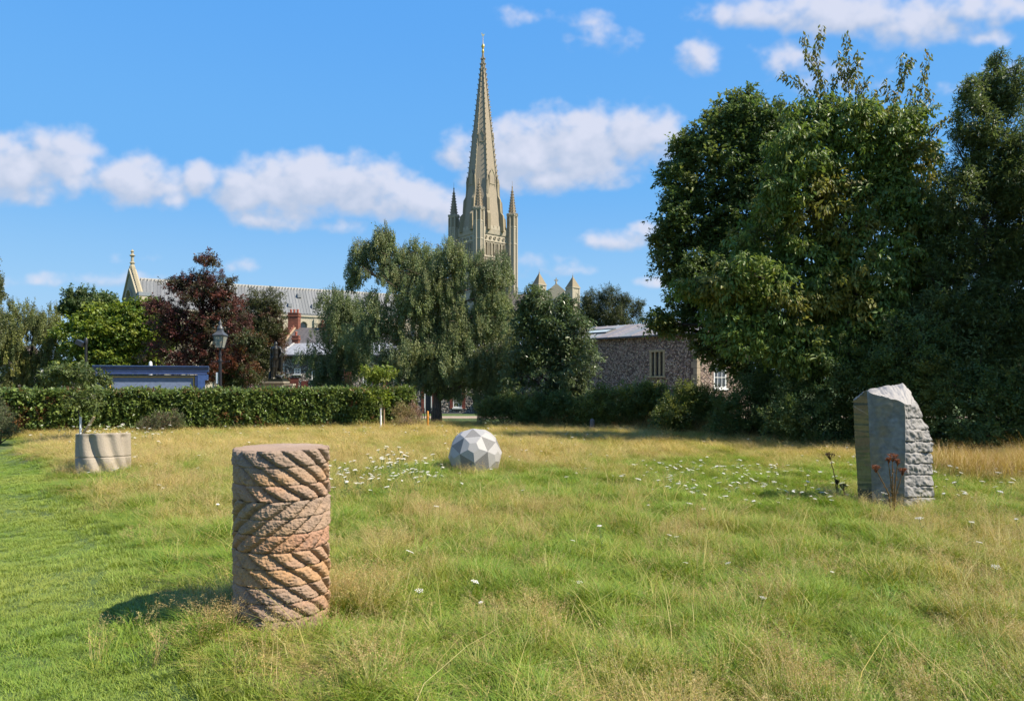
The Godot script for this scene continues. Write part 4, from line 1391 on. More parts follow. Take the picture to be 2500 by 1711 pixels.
func hedge() -> void:
	var a := Vector3(-19.0, 0, -18.6)
	var b := Vector3(-3.62, 0, -25.0)
	var t := thing("hedge", "clipped beech hedge with glossy green and some coppery leaves", "hedge", Vector3((a.x + b.x) / 2, 0, (a.z + b.z) / 2))
	var ex := (b - a).normalized()
	var ez := Vector3(-ex.z, 0, ex.x)          # towards the viewer
	if ez.z < 0.0:
		ez = -ez
	var ln := a.distance_to(b)
	var core := MB.new()  # solid brown box added inside the leaves to block light through the hedge
	core.col = Color(0.11, 0.085, 0.055)
	core.box((a + b) / 2 + Vector3(0, 0.55, 0) - ez * 0.55, Vector3(ln / 2 - 0.2, 0.58, 0.24), Basis(ex, Vector3.UP, ex.cross(Vector3.UP)))
	obj("light_block_core", core, M.bark, t)
	var bufs := [PackedFloat32Array(), PackedFloat32Array(), PackedFloat32Array()]
	var pal := [Color(0.145, 0.20, 0.046), Color(0.115, 0.17, 0.044), Color(0.175, 0.23, 0.052), Color(0.125, 0.18, 0.048)]
	for i in 8000:
		var s := rr(0, ln)
		var top := 1.33 + 0.09 * fn.get_noise_2d(s * 90.0, 5.0) + 0.03 * fine.get_noise_2d(s * 9.0, 1.0)
		var y := rr(0.02, top)
		var z := 0.10 * fn.get_noise_2d(s * 120.0, y * 160.0) - absf(rr(-1, 1)) * rr(0.0, 0.32)
		if i % 3 == 0:
			y = top - absf(rr(-1, 1)) * 0.14
			z = -rr(0.0, 1.05)
		elif i % 40 == 1:
			y = top + rr(0.0, 0.10)
			z = -rr(0.0, 0.8)
		elif i % 11 == 2:
			s = ln - absf(rr(-1, 1)) * 0.2
			z = -rr(0.0, 1.0)
		var p := a + ex * s + ez * z + Vector3(0, y, 0)
		var c := tint(pick(pal), 0.2)
		var rust := fn.get_noise_2d(s * 70.0 + 300.0, y * 110.0)
		var left := exp(-pow((s - 4.4) / 0.8, 2) - pow((y - 0.55) / 0.45, 2))
		if rust > 0.40 and rng.randf() < 0.4 or left > rr(0.2, 1.2):
			c = tint(Color(0.20, 0.105, 0.045), 0.3)
		elif y > top - 0.07 and rng.randf() < 0.14:
			c = tint(Color(0.19, 0.12, 0.05), 0.2)
		put(bufs[i % 3], (Basis(Vector3.RIGHT, rr(-0.7, 0.7)) * Basis(Vector3.UP, rr(0, TAU))).scaled(Vector3.ONE * rr(0.65, 1.4)), p, c)
	var ks := kind("hedge")
	for i in 3:
		scatter("foliage", ks[i], M.glossleaf, bufs[i], t)


func seedplants() -> void:
	# a ragwort that has gone to rust coloured seed, before the stone; and darker ones
	for q in [[[[2180.4, 1117, 0.062], [2140, 1146, 0.045], [2205, 1153, 0.048], [2170, 1128, 0.03], [2192, 1132, 0.03]], 2182, 8.0, Color(0.22, 0.075, 0.03), "rust red seeding ragwort with clustered heads in front of the standing stone"], [[[2027, 1113, 0.06], [2045, 1180, 0.03]], 2046, 9.5, Color(0.075, 0.045, 0.03), "dark dead seed stalk left of the standing stone"], [[[2060, 1190, 0.05]], 2062, 9.2, Color(0.10, 0.075, 0.05), "small brown seed stalk low beside the stone's left foot"]]:
		var d: float = q[2]
		var foot := W(q[1], 0, d)
		foot.y = gy(foot.x, d)
		var t := thing("seed_plant", q[4], "plant", foot)
		var stem := MB.new()
		var heads: Array = []
		for h in q[0]:
			var tip := W(h[0], h[1], d + rr(-0.06, 0.06))
			stem.col = Color(0.20, 0.13, 0.05)
			var m := foot.lerp(tip, 0.5) + Vector3((tip.x - foot.x) * -0.2, 0, 0)
			stem.tube(PackedVector3Array([foot + Vector3(rr(-0.02, 0.02), -0.03, 0), m, tip]), PackedFloat32Array([0.008, 0.007, 0.004]), 5)
			var hm := MB.new()
			for i in 60:
				var a := rr(0, TAU)
				var r: float = sqrt(rng.randf()) * h[2]
				var p := tip + Vector3(cos(a) * r, 0.035 - r * r * 4.0 + rr(-0.02, 0.015), sin(a) * r * 0.9)
				hm.col = tint(q[3], 0.35)
				if i % 3 == 0:
					hm.tube(PackedVector3Array([tip - Vector3(0, h[2] * 0.9, 0), p]), PackedFloat32Array([0.0028, 0.002]), 3)
				for s in 4:
					leaf(hm, p, (rdir() + Vector3.UP * 0.5).normalized(), rdir(), 0.016, 0.008, 0.1)
			heads.append(hm)
			for i in 26:
				var f := rr(0.12, 0.85)
				var p := foot.lerp(m, minf(f * 2.0, 1.0)).lerp(m.lerp(tip, maxf(f * 2.0 - 1.0, 0.0)), sm(0.45, 0.55, f))
				stem.col = tint(Color(0.20, 0.17, 0.04).lerp(q[3], f), 0.2)
				leaf(stem, p, (rdir() + Vector3.UP * 0.3).normalized(), rdir(), 0.055 * (1.2 - f), 0.016, 0.2)
		obj("stems", stem, M.leaf, t)
		for hm in heads:
			obj("seed_head", hm, M.leaf, t)


func saplings() -> void:
	# the sapling in a white tube behind the pale drum
	var d := 17.8
	var lf: Dictionary = {"leaf": "glossy", "pal": [Color(0.12, 0.16, 0.045), Color(0.095, 0.135, 0.04), Color(0.15, 0.18, 0.06)], "cs": 0.3, "dens": 0.34, "spray": 4, "gap": -0.1, "trunk": 0.018, "foot": 182, "bark": Color(0.30, 0.28, 0.24), "crown": "crown"}
	var t := plant("sapling", "young tree with long drooping leaves in a white tube behind the carved drum", "sapling", d, [[150, 843, 30, 9], [185, 850, 34, 14], [215, 860, 26, 13], [125, 850, 18, 8], [190, 905, 26, 18], [180, 875, 22, 12]], lf)
	guard(t, 195.5, d, 1017, 0.028, Color(0.66, 0.70, 0.74))
	var st := thing("leaning_stake", "pale wooden stake leaning beside the white tree tube", "stake", W(203, 1062, d))
	var sb := MB.new()
	sb.col = Color(0.42, 0.36, 0.22)
	sb.bar(W(197, 1066, d - 0.1), W(229, 1018, d - 0.15), 0.05, 0.05)
	obj("pole", sb, M.wood, st)
	d = 23.2
	var lf2: Dictionary = lf.duplicate()
	lf2.pal = [Color(0.20, 0.26, 0.03), Color(0.17, 0.23, 0.03), Color(0.23, 0.27, 0.04)]
	lf2.foot = 864
	lf2.dens = 0.55
	var t2 := plant("sapling", "young tree with lime green leaves in a white tube before the hedge's right end", "sapling", d, [[840, 846, 16, 9], [862, 850, 22, 11], [884, 843, 10, 6], [850, 866, 18, 12], [858, 895, 12, 16], [862, 925, 16, 8], [850, 905, 12, 8]], lf2)
	guard(t2, 929.5, d, 996, 0.03, Color(0.74, 0.75, 0.74))
	var s2 := thing("wooden_stake", "upright brown stake beside the lime green sapling", "stake", W(937, 1046, d + 0.15))
	var wb := MB.new()
	wb.col = Color(0.30, 0.20, 0.11)
	wb.tube(PackedVector3Array([W(937, 1052, d + 0.15), W(937, 992, d + 0.15)]), PackedFloat32Array([0.032, 0.030]), 8, true)
	obj("pole", wb, M.wood, s2)

func guard(t: Node3D, u: float, d: float, vtop: float, r: float, c: Color) -> void:
	var foot := W(u, 0, d)
	foot.y = gy(foot.x, d)
	var mb := MB.new()
	mb.col = c
	var h := W(u, vtop, d).y - foot.y
	mb.lathe([Vector2(r, -0.03), Vector2(r, h), Vector2(r * 0.86, h), Vector2(r * 0.86, h - 0.2)], 12, foot, Basis(), 0.0, false)
	obj("tree_guard", mb, M.plastic, t)


# ---------------------------------------------------------------- street furniture
func lamp_post(label: String, foot: Vector3, k: float, hgt: float, sign_plate: bool) -> void:
	# hgt: height of the lantern's base
	var t := thing("lamp_post", label, "lamp post", foot)
	var p := MB.new()
	p.col = Color(0.014, 0.015, 0.017)
	p.lathe([Vector2(0.11, 0), Vector2(0.11, 0.5), Vector2(0.085, 0.56), Vector2(0.075, 0.7), Vector2(0.06, hgt - 0.66), Vector2(0.085, hgt - 0.64), Vector2(0.085, hgt - 0.54), Vector2(0.055, hgt - 0.5), Vector2(0.05, hgt - 0.34), Vector2(0.075, hgt - 0.31), Vector2(0.045, hgt - 0.26), Vector2(0.035, hgt - 0.04), Vector2(0.12, hgt)], 14, foot, Basis(), 0.0, false)
	obj("post", p, M.iron, t)
	var a := MB.new()
	a.col = p.col
	a.bar(foot + Vector3(-0.38 * k, hgt - 0.6, 0), foot + Vector3(0.38 * k, hgt - 0.6, 0), 0.03, 0.03)
	for s in [-1, 1]:
		a.lathe([Vector2(0.001, -0.03), Vector2(0.03, 0.0), Vector2(0.001, 0.03)], 8, foot + Vector3(0.39 * k * s, hgt - 0.6, 0), Basis(), 0.0, false)
	obj("ladder_bar", a, M.iron, t)
	var o := foot + Vector3(0, hgt, 0)
	var fr := MB.new()
	fr.col = Color(0.03, 0.032, 0.036)
	var b := 0.125 * k
	var w := 0.235 * k
	var h := 0.53 * k
	var g := MB.new()
	g.col = Color(0.5, 0.5, 0.42)
	var cs := [Vector3(1, 0, 1), Vector3(1, 0, -1), Vector3(-1, 0, -1), Vector3(-1, 0, 1)]
	for i in 4:
		var c0: Vector3 = cs[i]
		var c1: Vector3 = cs[(i + 1) % 4]
		fr.bar(o + c0 * b, o + c0 * w + Vector3(0, h, 0), 0.022 * k, 0.022 * k)
		fr.bar(o + c0 * b, o + c1 * b, 0.022 * k, 0.022 * k)
		fr.bar(o + c0 * w + Vector3(0, h, 0), o + c1 * w + Vector3(0, h, 0), 0.03 * k, 0.03 * k)
		var gp := MB.new()
		gp.col = g.col
		gp.quad(o + c0 * b * 0.97, o + c1 * b * 0.97, o + c1 * w * 0.97 + Vector3(0, h, 0), o + c0 * w * 0.97 + Vector3(0, h, 0))
		obj("glass_pane", gp, M.lampglass, t)
	obj("lantern_frame", fr, M.iron, t)
	var bulb := MB.new()
	bulb.col = Color(0.5, 0.42, 0.3)
	bulb.lathe([Vector2(0.02, 0), Vector2(0.03, 0.12 * k), Vector2(0.07 * k, 0.3 * k), Vector2(0.06 * k, 0.45 * k), Vector2(0.001, 0.5 * k)], 10, o, Basis(), 0.0, false)
	obj("mantle", bulb, M.plastic, t)
	var r := MB.new()
	r.col = Color(0.06, 0.064, 0.07)
	r.lathe([Vector2(w * 1.5, h), Vector2(w * 1.5, h + 0.03 * k), Vector2(w * 0.75, h + 0.16 * k), Vector2(w * 0.52, h + 0.3 * k)], 4, o, Basis(), PI / 4)
	r.lathe([Vector2(w * 0.52, h + 0.28 * k), Vector2(w * 0.6, h + 0.33 * k), Vector2(w * 0.3, h + 0.42 * k), Vector2(0.05 * k, h + 0.5 * k), Vector2(0.07 * k, h + 0.56 * k), Vector2(0.03 * k, h + 0.62 * k), Vector2(0.001, h + 0.76 * k)], 12, o, Basis(), 0.0, false)
	obj("lantern_roof", r, M.iron, t)
	if sign_plate:
		var s := MB.new()
		s.col = Color(0.70, 0.72, 0.72)
		s.box(foot + Vector3(-0.13, 1.9, 0.03), Vector3(0.045, 0.245, 0.006))
		obj("sign_plate", s, M.plastic, t)


func furniture() -> void:
	var f := W(537, 0, 30.0)
	f.y = gy(f.x, 30.0)
	lamp_post("black lamp post with a glazed lantern behind the hedge, right of the blue board", f, 1.0, 3.13 - f.y, true)
	f = W(702, 0, 53.0)
	f.y = gy(f.x, 53.0)
	lamp_post("small lamp post between the statue and the house's little window", f, 0.55, 2.0 - f.y, false)
	# floodlight on a pole
	f = W(209, 0, 30.0)
	f.y = gy(f.x, 30.0)
	var t := thing("floodlight_pole", "slim black pole with a tilted floodlight at the left behind the hedge", "floodlight", f)
	var mb := MB.new()
	mb.col = Color(0.012, 0.012, 0.014)
	mb.lathe([Vector2(0.06, 0), Vector2(0.05, 3.3 - f.y), Vector2(0.075, 3.32 - f.y), Vector2(0.075, 3.52 - f.y), Vector2(0.001, 3.6 - f.y)], 12, f, Basis(), 0.0, false)
	obj("pole", mb, M.iron, t)
	var fl := MB.new()
	fl.col = Color(0.03, 0.03, 0.034)
	var c := W(196, 838, 30.0)
	var B := Basis(Vector3(0.90, -0.42, 0.1).normalized(), Vector3(0.42, 0.90, 0.0).normalized(), Vector3(-0.1, 0, 1).normalized()).orthonormalized()
	fl.box(c, Vector3(0.17, 0.10, 0.14), B)
	fl.bar(c, W(209, 842, 30.0), 0.04, 0.04)
	obj("housing", fl, M.iron, t)
	var ln := MB.new()
	ln.col = Color(0.35, 0.36, 0.38)
	ln.box(c - B.x * 0.172, Vector3(0.006, 0.085, 0.12), B)
	obj("lens", ln, M.plastic, t)
	board()
	railings()
	# orange post
	f = W(1044, 0, 23.6)
	f.y = gy(f.x, 23.6)
	t = thing("orange_post", "slim orange marker post in the dry grass before the birch trunk", "post", f)
	mb = MB.new()
	mb.col = Color(0.52, 0.22, 0.035)
	mb.lathe([Vector2(0.035, -0.1), Vector2(0.035, 0.36), Vector2(0.048, 0.37), Vector2(0.048, 0.43), Vector2(0.035, 0.44), Vector2(0.035, 0.57), Vector2(0.001, 0.585)], 12, f, Basis(), 0.0, false)
	obj("post", mb, M.plastic, t)
	f = W(1446, 0, 22.4)
	f.y = gy(f.x, 22.4)
	t = thing("grey_post", "short weathered grey post in the tall brown grass below the light shrub", "post", f)
	mb = MB.new()
	mb.col = Color(0.16, 0.15, 0.15)
	mb.lathe([Vector2(0.085, -0.1), Vector2(0.08, 0.34), Vector2(0.06, 0.4), Vector2(0.001, 0.43)], 9, f, Basis(), 0.0, false)
	obj("post", mb, M.wood, t)


func board() -> void:
	var d := 26.0
	var k := d / F
	var c := W(371, 934, d)
	c.y = 0.0
	var g := gy(c.x, d)
	var t := thing("notice_board", "large blue painted board with dark cornice and gold trim above the hedge", "board", Vector3(c.x, g, c.z))
	var half := 1.97
	var blue := Color(0.04, 0.07, 0.19)
	var top := 2.247
	var co := MB.new()
	co.col = Color(0.055, 0.10, 0.24)
	var pts := PackedVector2Array([Vector2(0.0, top), Vector2(-0.16, top), Vector2(-0.16, top - 0.24), Vector2(0.0, top - 0.24), Vector2(0.035, top - 0.22), Vector2(0.05, top - 0.15), Vector2(0.10, top - 0.075), Vector2(0.11, top - 0.035), Vector2(0.125, top - 0.03)])
	pts.append(Vector2(0.125, top - 0.002))
	var flip := PackedVector2Array()
	for i in pts.size():
		flip.append(pts[pts.size() - 1 - i])
	co.prism(flip, Vector3(c.x - half, 0, c.z), Vector3.BACK, Vector3.UP, Vector3.RIGHT * half * 2.0)
	obj("cornice", co, M.paint, t)
	var fz := MB.new()
	fz.col = blue
	fz.box(Vector3(c.x, top - 0.285, c.z - 0.06), Vector3(half - 0.07, 0.043, 0.09))
	obj("frieze", fz, M.paint, t)
	for s in [-1, 1]:
		var p := MB.new()
		p.col = Color(0.05, 0.095, 0.26)
		var px: float = c.x + s * (half - 0.27)
		p.box(Vector3(px, (top - 0.33 + g) / 2, c.z - 0.04), Vector3(0.13, (top - 0.33 - g) / 2, 0.06))
		p.box(Vector3(px + s * 0.06, top - 0.44, c.z - 0.04), Vector3(0.19, 0.108, 0.055))
		obj("pillar", p, M.paint, t)
	var pa := MB.new()
	pa.col = Color(0.165, 0.215, 0.33)
	pa.box(Vector3(c.x, (top - 0.35 + g + 0.4) / 2, c.z - 0.16), Vector3(half - 0.42, (top - 0.35 - g - 0.4) / 2, 0.03))
	obj("panel", pa, M.paint, t)
	for s in [-1, 1]:
		var e := MB.new()
		e.col = blue
		e.box(Vector3(c.x + s * (half - 0.43), (top - 0.35 + g) / 2, c.z - 0.1), Vector3(0.045, (top - 0.35 - g) / 2, 0.09))
		obj("panel_edge", e, M.paint, t)
	var gold := Color(0.66, 0.42, 0.08)
	for q in [[-1.43, 0.9, -1.43, 1.80], [1.43, 0.9, 1.43, 1.80], [-1.455, 1.82, 1.455, 1.82]]:
		var b := MB.new()
		b.col = gold
		b.bar(Vector3(c.x + q[0], q[1], c.z - 0.118), Vector3(c.x + q[2], q[3], c.z - 0.118), 0.052, 0.03, Vector3.BACK)
		b.bar(Vector3(c.x + q[0], q[1], c.z - 0.10), Vector3(c.x + q[2], q[3], c.z - 0.10), 0.026, 0.03, Vector3.BACK)
		obj("gold_trim", b, M.paint, t)
	t.rotation.y = 0.36
	var w := thing("white_post", "white rounded post top peeping over the blue board", "post", W(366.5, 1010, 28.0))
	var wb := MB.new()
	wb.col = Color(0.68, 0.68, 0.66)
	var o := W(366.5, 1010, 28.0)
	wb.lathe([Vector2(0.085, -0.2), Vector2(0.07, 1.95), Vector2(0.062, 2.08), Vector2(0.04, 2.14), Vector2(0.001, 2.155)], 14, o, Basis(), 0.0, false)
	obj("post", wb, M.plastic, w)


func railings() -> void:
	for q in [[W(1012, 0, 25.4), W(1064, 0, 27.0), 0.50, 10, "low black iron railing between the hedge end and the birch trunk"], [W(1165, 0, 26.2), W(1187, 0, 31.5), 0.62, 13, "black iron railing running back right of the birch trunk"]]:
		var a: Vector3 = q[0]
		var b: Vector3 = q[1]
		a.y = gy(a.x, -a.z)
		b.y = gy(b.x, -b.z)
		var t := thing("iron_railing", q[4], "railing", a)
		var h: float = q[2]
		for y in [h - 0.03, 0.1]:
			var r := MB.new()
			r.col = Color(0.012, 0.012, 0.013)
			r.bar(a + Vector3(0, y, 0), b + Vector3(0, y, 0), 0.03, 0.02)
			obj("rail", r, M.iron, t)
		var bm := MB.new()
		bm.col = Color(0.012, 0.012, 0.013)
		bm.lathe([Vector2(0.014, -0.1), Vector2(0.014, h + 0.06), Vector2(0.022, h + 0.08), Vector2(0.001, h + 0.16)], 6, Vector3.ZERO, Basis(), 0.0, false)
		var me := bm.mesh()
		me.surface_set_material(0, M.iron)
		for i in q[3]:
			shared("bar", me, Transform3D(Basis(), a.lerp(b, i / float(q[3] - 1))), t)


# ---------------------------------------------------------------- the statue
func body(bones: Array, cell: float, k: float, o: Vector3, mb: MB) -> void:
	var lo := Vector3.ONE * 99.0
	var hi := Vector3.ONE * -99.0
	for b in bones:
		var m: float = maxf(b[2], b[3]) + cell * 2.0
		lo = lo.min(b[0] - Vector3.ONE * m).min(b[1] - Vector3.ONE * m)
		hi = hi.max(b[0] + Vector3.ONE * m).max(b[1] + Vector3.ONE * m)
	var n := Vector3i(((hi - lo) / cell).ceil()) + Vector3i.ONE
	var val := PackedFloat32Array()
	val.resize(n.x * n.y * n.z)
	var i := 0
	for z in n.z:
		for y in n.y:
			for x in n.x:
				var p := lo + Vector3(x, y, z) * cell
				var s := 9.0
				for b in bones:
					var pa: Vector3 = p - b[0]
					var ba: Vector3 = b[1] - b[0]
					var h := clampf(pa.dot(ba) / maxf(ba.length_squared(), 1e-6), 0.0, 1.0)
					var dd: float = pa.distance_to(ba * h) - lerpf(b[2], b[3], h)
					var e := clampf(0.5 + 0.5 * (s - dd) / k, 0.0, 1.0)
					s = lerpf(s, dd, e) - k * e * (1.0 - e)
				val[i] = s + fine.get_noise_3d(p.x * 40.0, p.y * 22.0, p.z * 40.0) * 0.012
				i += 1
	var at := {}
	var st := [1, n.x, n.x * n.y]
	for z in n.z - 1:
		for y in n.y - 1:
			for x in n.x - 1:
				var g: int = x + y * n.x + z * n.x * n.y
				var sum := Vector3.ZERO
				var cnt := 0
				for a in 8:
					for ax in 3:
						if a & (1 << ax):
							continue
						var p0 := Vector3i(a & 1, (a >> 1) & 1, (a >> 2) & 1)
						var g0: int = g + p0.x * st[0] + p0.y * st[1] + p0.z * st[2]
						var v0 := val[g0]
						var v1 := val[g0 + st[ax]]
						if (v0 < 0.0) != (v1 < 0.0):
							var q := Vector3(p0)
							q[ax] += v0 / (v0 - v1)
							sum += q
							cnt += 1
				if cnt:
					at[g] = mb.vert(o + lo + (Vector3(x, y, z) + sum / cnt) * cell, Vector3.ZERO)
	for g in at:
		for ax in 3:
			var u: int = st[(ax + 1) % 3]
			var w: int = st[(ax + 2) % 3]
			if not (at.has(g - u) and at.has(g - w) and at.has(g - u - w)):
				continue
			var inside := val[g] < 0.0
			if inside == (val[g + st[ax]] < 0.0):
				continue
			var q := [at[g - u - w], at[g - w], at[g], at[g - u]]
			if not inside:
				q.reverse()
			var nn: Vector3 = (mb.v[q[2]] - mb.v[q[0]]).cross(mb.v[q[3]] - mb.v[q[1]])
			for e in q:
				mb.n[e] += nn
			mb.idx.append_array(PackedInt32Array([q[0], q[2], q[1], q[0], q[3], q[2]]))
	for e in mb.n.size():
		mb.n[e] = mb.n[e].normalized()


func statue() -> void:
	var D := 44.0
	var o := W(672.5, 925.5, D)
	var foot := o
	foot.y = gy(o.x, D)
	var t := thing("bronze_statue", "dark bronze statue of a standing cloaked figure on a stone pedestal", "statue", foot)
	var s := 0.00232
	var P := func(x: float, y: float, z: float) -> Vector3: return Vector3((x - 370.0) * s, (1190.0 - y) * s, z)
	var bones := [
		[P.call(372, 222, 0.02), P.call(372, 232, 0.02), 0.10, 0.10], [P.call(372, 180, 0.0), P.call(374, 190, -0.02), 0.085, 0.09], [P.call(372, 243, 0.09), P.call(372, 246, 0.09), 0.03, 0.03], [P.call(372, 262, 0.07), P.call(372, 264, 0.06), 0.055, 0.05], [P.call(372, 290, 0.0), P.call(372, 320, 0.0), 0.075, 0.10],
		[P.call(290, 325, 0.0), P.call(455, 325, 0.0), 0.11, 0.12], [P.call(365, 360, 0.03), P.call(370, 480, 0.03), 0.20, 0.18], [P.call(368, 500, 0.02), P.call(365, 590, 0.0), 0.18, 0.21],
		[P.call(262, 335, 0.0), P.call(240, 480, -0.03), 0.085, 0.07], [P.call(240, 480, -0.03), P.call(255, 620, 0.08), 0.065, 0.05], [P.call(257, 640, 0.09), P.call(262, 680, 0.10), 0.05, 0.04],
		[P.call(490, 335, 0.0), P.call(540, 460, 0.03), 0.10, 0.09], [P.call(540, 460, 0.03), P.call(505, 570, 0.16), 0.085, 0.06],
		[P.call(330, 610, 0.03), P.call(325, 860, 0.08), 0.135, 0.09], [P.call(325, 860, 0.08), P.call(290, 1120, 0.04), 0.085, 0.06], [P.call(285, 1165, 0.04), P.call(280, 1172, 0.20), 0.055, 0.045],
		[P.call(400, 610, 0.0), P.call(385, 860, 0.02), 0.135, 0.09], [P.call(385, 860, 0.02), P.call(360, 1130, -0.02), 0.085, 0.06], [P.call(362, 1165, 0.0), P.call(375, 1172, 0.15), 0.055, 0.045],
		[P.call(235, 640, -0.12), P.call(230, 940, -0.14), 0.10, 0.09], [P.call(480, 360, -0.08), P.call(500, 920, -0.1), 0.12, 0.13], [P.call(530, 480, 0.0), P.call(525, 860, -0.02), 0.07, 0.06], [P.call(440, 560, -0.12), P.call(440, 940, -0.14), 0.12, 0.10],
		[P.call(420, 1120, -0.05), P.call(520, 1160, 0.0), 0.13, 0.10], [P.call(200, 1000, -0.15), P.call(190, 1160, -0.1), 0.07, 0.10]]
	var mb := MB.new()
	mb.col = Color(0.028, 0.028, 0.027)
	body(bones, 0.034, 0.05, o, mb)
	obj("figure", mb, M.bronze, t)
	var b := MB.new()
	b.col = Color(0.03, 0.036, 0.03)
	b.box(o + Vector3(0.02, -0.06, 0), Vector3(0.56, 0.09, 0.45))
	obj("bronze_base", b, M.bronze, t)
	var stn := Color(0.36, 0.31, 0.235)
	var top := o.y - 0.15
	var cap := MB.new()
	cap.col = stn
	cap.box(Vector3(o.x - 0.1, top - 0.05, o.z), Vector3(0.80, 0.05, 0.62))
	cap.box(Vector3(o.x - 0.1, top - 0.125, o.z), Vector3(0.73, 0.025, 0.56))
	obj("pedestal_cap", cap, M.ashlar, t)
	for i in 4:
		var die := MB.new()
		die.col = stn * rr(0.86, 1.06)
		var hgt := (top - 0.15 - foot.y) / 1.0
		die.box(Vector3(o.x - 0.1 - 0.51 + 0.34 * i, foot.y + hgt / 2, o.z), Vector3(0.166, hgt / 2, 0.48))
		obj("pedestal_block", die, M.ashlar, t)
	# the low stone screen beside it
	var w := thing("stone_pier", "pale stone pier with a dark recess right of the statue's pedestal", "pier", W(706, 1010, D))
	var q := W(706, 937, D)
	var wb := MB.new()
	wb.col = stn * 1.12
	wb.box(Vector3(q.x, q.y - 0.05, q.z), Vector3(0.32, 0.06, 0.3))
	for sx in [-1, 1]:
		wb.box(Vector3(q.x + sx * 0.215, (q.y - 0.111 + foot.y) / 2, q.z), Vector3(0.07, (q.y - 0.111 - foot.y) / 2, 0.28))
	wb.box(Vector3(q.x, (q.y - 0.24 + foot.y) / 2 - 0.1, q.z - 0.15), Vector3(0.14, (q.y - foot.y) / 2 - 0.1, 0.1))
	obj("block", wb, M.ashlar, w)
	var lw := thing("stone_screen", "low pink and grey stone screen wall left of the statue's pedestal", "wall", W(625, 1010, D))
	var lb := MB.new()
	lb.col = Color(0.30, 0.22, 0.19)
	var p1 := W(604, 940, D + 0.6)
	var p2 := W(646, 940, D + 0.6)
	lb.box(Vector3((p1.x + p2.x) / 2, (p1.y + foot.y) / 2, p1.z), Vector3((p2.x - p1.x) / 2, (p1.y - foot.y) / 2, 0.15))
	obj("wall", lb, M.ashlar, lw)


# ---------------------------------------------------------------- buildings
func wall(mb: MB, o: Vector3, ex: Vector3, w: float, h: float, thick: float, holes: Array) -> void:
	# a wall standing on o, running along ex, its face towards up x ... ; holes: [x0, y0, x1, y1]
	var nz := ex.cross(Vector3.UP)
	var xs := [0.0, w]
	for q in holes:
		xs.append(q[0])
		xs.append(q[2])
	xs.sort()
	for i in xs.size() - 1:
		if xs[i + 1] - xs[i] < 0.001:
			continue
		var m: float = (xs[i] + xs[i + 1]) / 2
		var y := 0.0
		var here: Array = holes.filter(func(q): return q[0] < m and q[2] > m)
		here.sort_custom(func(a, b): return a[1] < b[1])
		for q in here + [[0, h, 0, h]]:
			if q[1] > y + 0.001:
				mb.box(o + ex * m + Vector3(0, (y + q[1]) / 2, 0) - nz * thick / 2, Vector3((xs[i + 1] - xs[i]) / 2, (q[1] - y) / 2, thick / 2), Basis(ex, Vector3.UP, nz))
			y = q[3]

func sash(t: Node3D, o: Vector3, ex: Vector3, w: float, h: float, nx: int, ny: int, fw: float, c: Color, name_ := "window", sill := true) -> void:
	# o: the lower left corner of the opening on the wall's face
	var nz := ex.cross(Vector3.UP)
	var B := Basis(ex, Vector3.UP, nz)
	var mb := MB.new()
	mb.col = c
	var mid := o + ex * w / 2 + Vector3(0, h / 2, 0) - nz * 0.06
	for s in [-1, 1]:
		mb.box(mid + ex * s * (w / 2 - fw / 2), Vector3(fw / 2, h / 2, 0.05), B)
		mb.box(mid + Vector3(0, s * (h / 2 - fw / 2), 0), Vector3(w / 2 - fw - 0.001, fw / 2, 0.048), B)
	for i in range(1, nx):
		mb.box(mid + ex * (w * (float(i) / nx - 0.5)), Vector3(0.018, h / 2 - fw, 0.03), B)
	for i in range(1, ny):
		var th := 0.035 if ny % 2 == 0 and i == ny / 2 else 0.016
		mb.box(mid + Vector3(0, h * (float(i) / ny - 0.5), 0), Vector3(w / 2 - fw, th, 0.033), B)
	if sill:
		mb.box(o + ex * w / 2 + Vector3(0, -0.05, 0) + nz * 0.04, Vector3(w / 2 + 0.06, 0.048, 0.09), B)
	var f := obj(name_, mb, M.plastic, t)
	for j in ny:
		for i in nx:
			var g := MB.new()
			g.col = Color(1, 1, 1)
			g.box(o + ex * w * ((i + 0.5) / nx) + Vector3(0, h * (j + 0.5) / ny, 0) - nz * 0.09, Vector3(w / nx / 2 - 0.004, h / ny / 2 - 0.004, 0.004), B)
			obj("pane", g, M.pane, f)
	room(f, mid - nz * 0.33, B, w / 2 + 0.1, h / 2 + 0.1)

func room(f: Node3D, front: Vector3, B: Basis, hw: float, hh: float) -> void:
	# the room behind a window: back wall, sides, floor and ceiling
	var mb := MB.new()
	mb.col = Color(0.20, 0.18, 0.16)
	var dp := 2.2
	mb.box(front - B.z * dp, Vector3(hw + 0.1, hh + 0.1, 0.04), B)
	for s in [-1, 1]:
		mb.box(front + B.x * s * (hw + 0.05) - B.z * dp / 2, Vector3(0.05, hh + 0.1, dp / 2 - 0.041), B)
		mb.box(front + B.y * s * (hh + 0.05) - B.z * dp / 2, Vector3(hw - 0.001, 0.05, dp / 2 - 0.041), B)
	obj("room", mb, M.render, f)

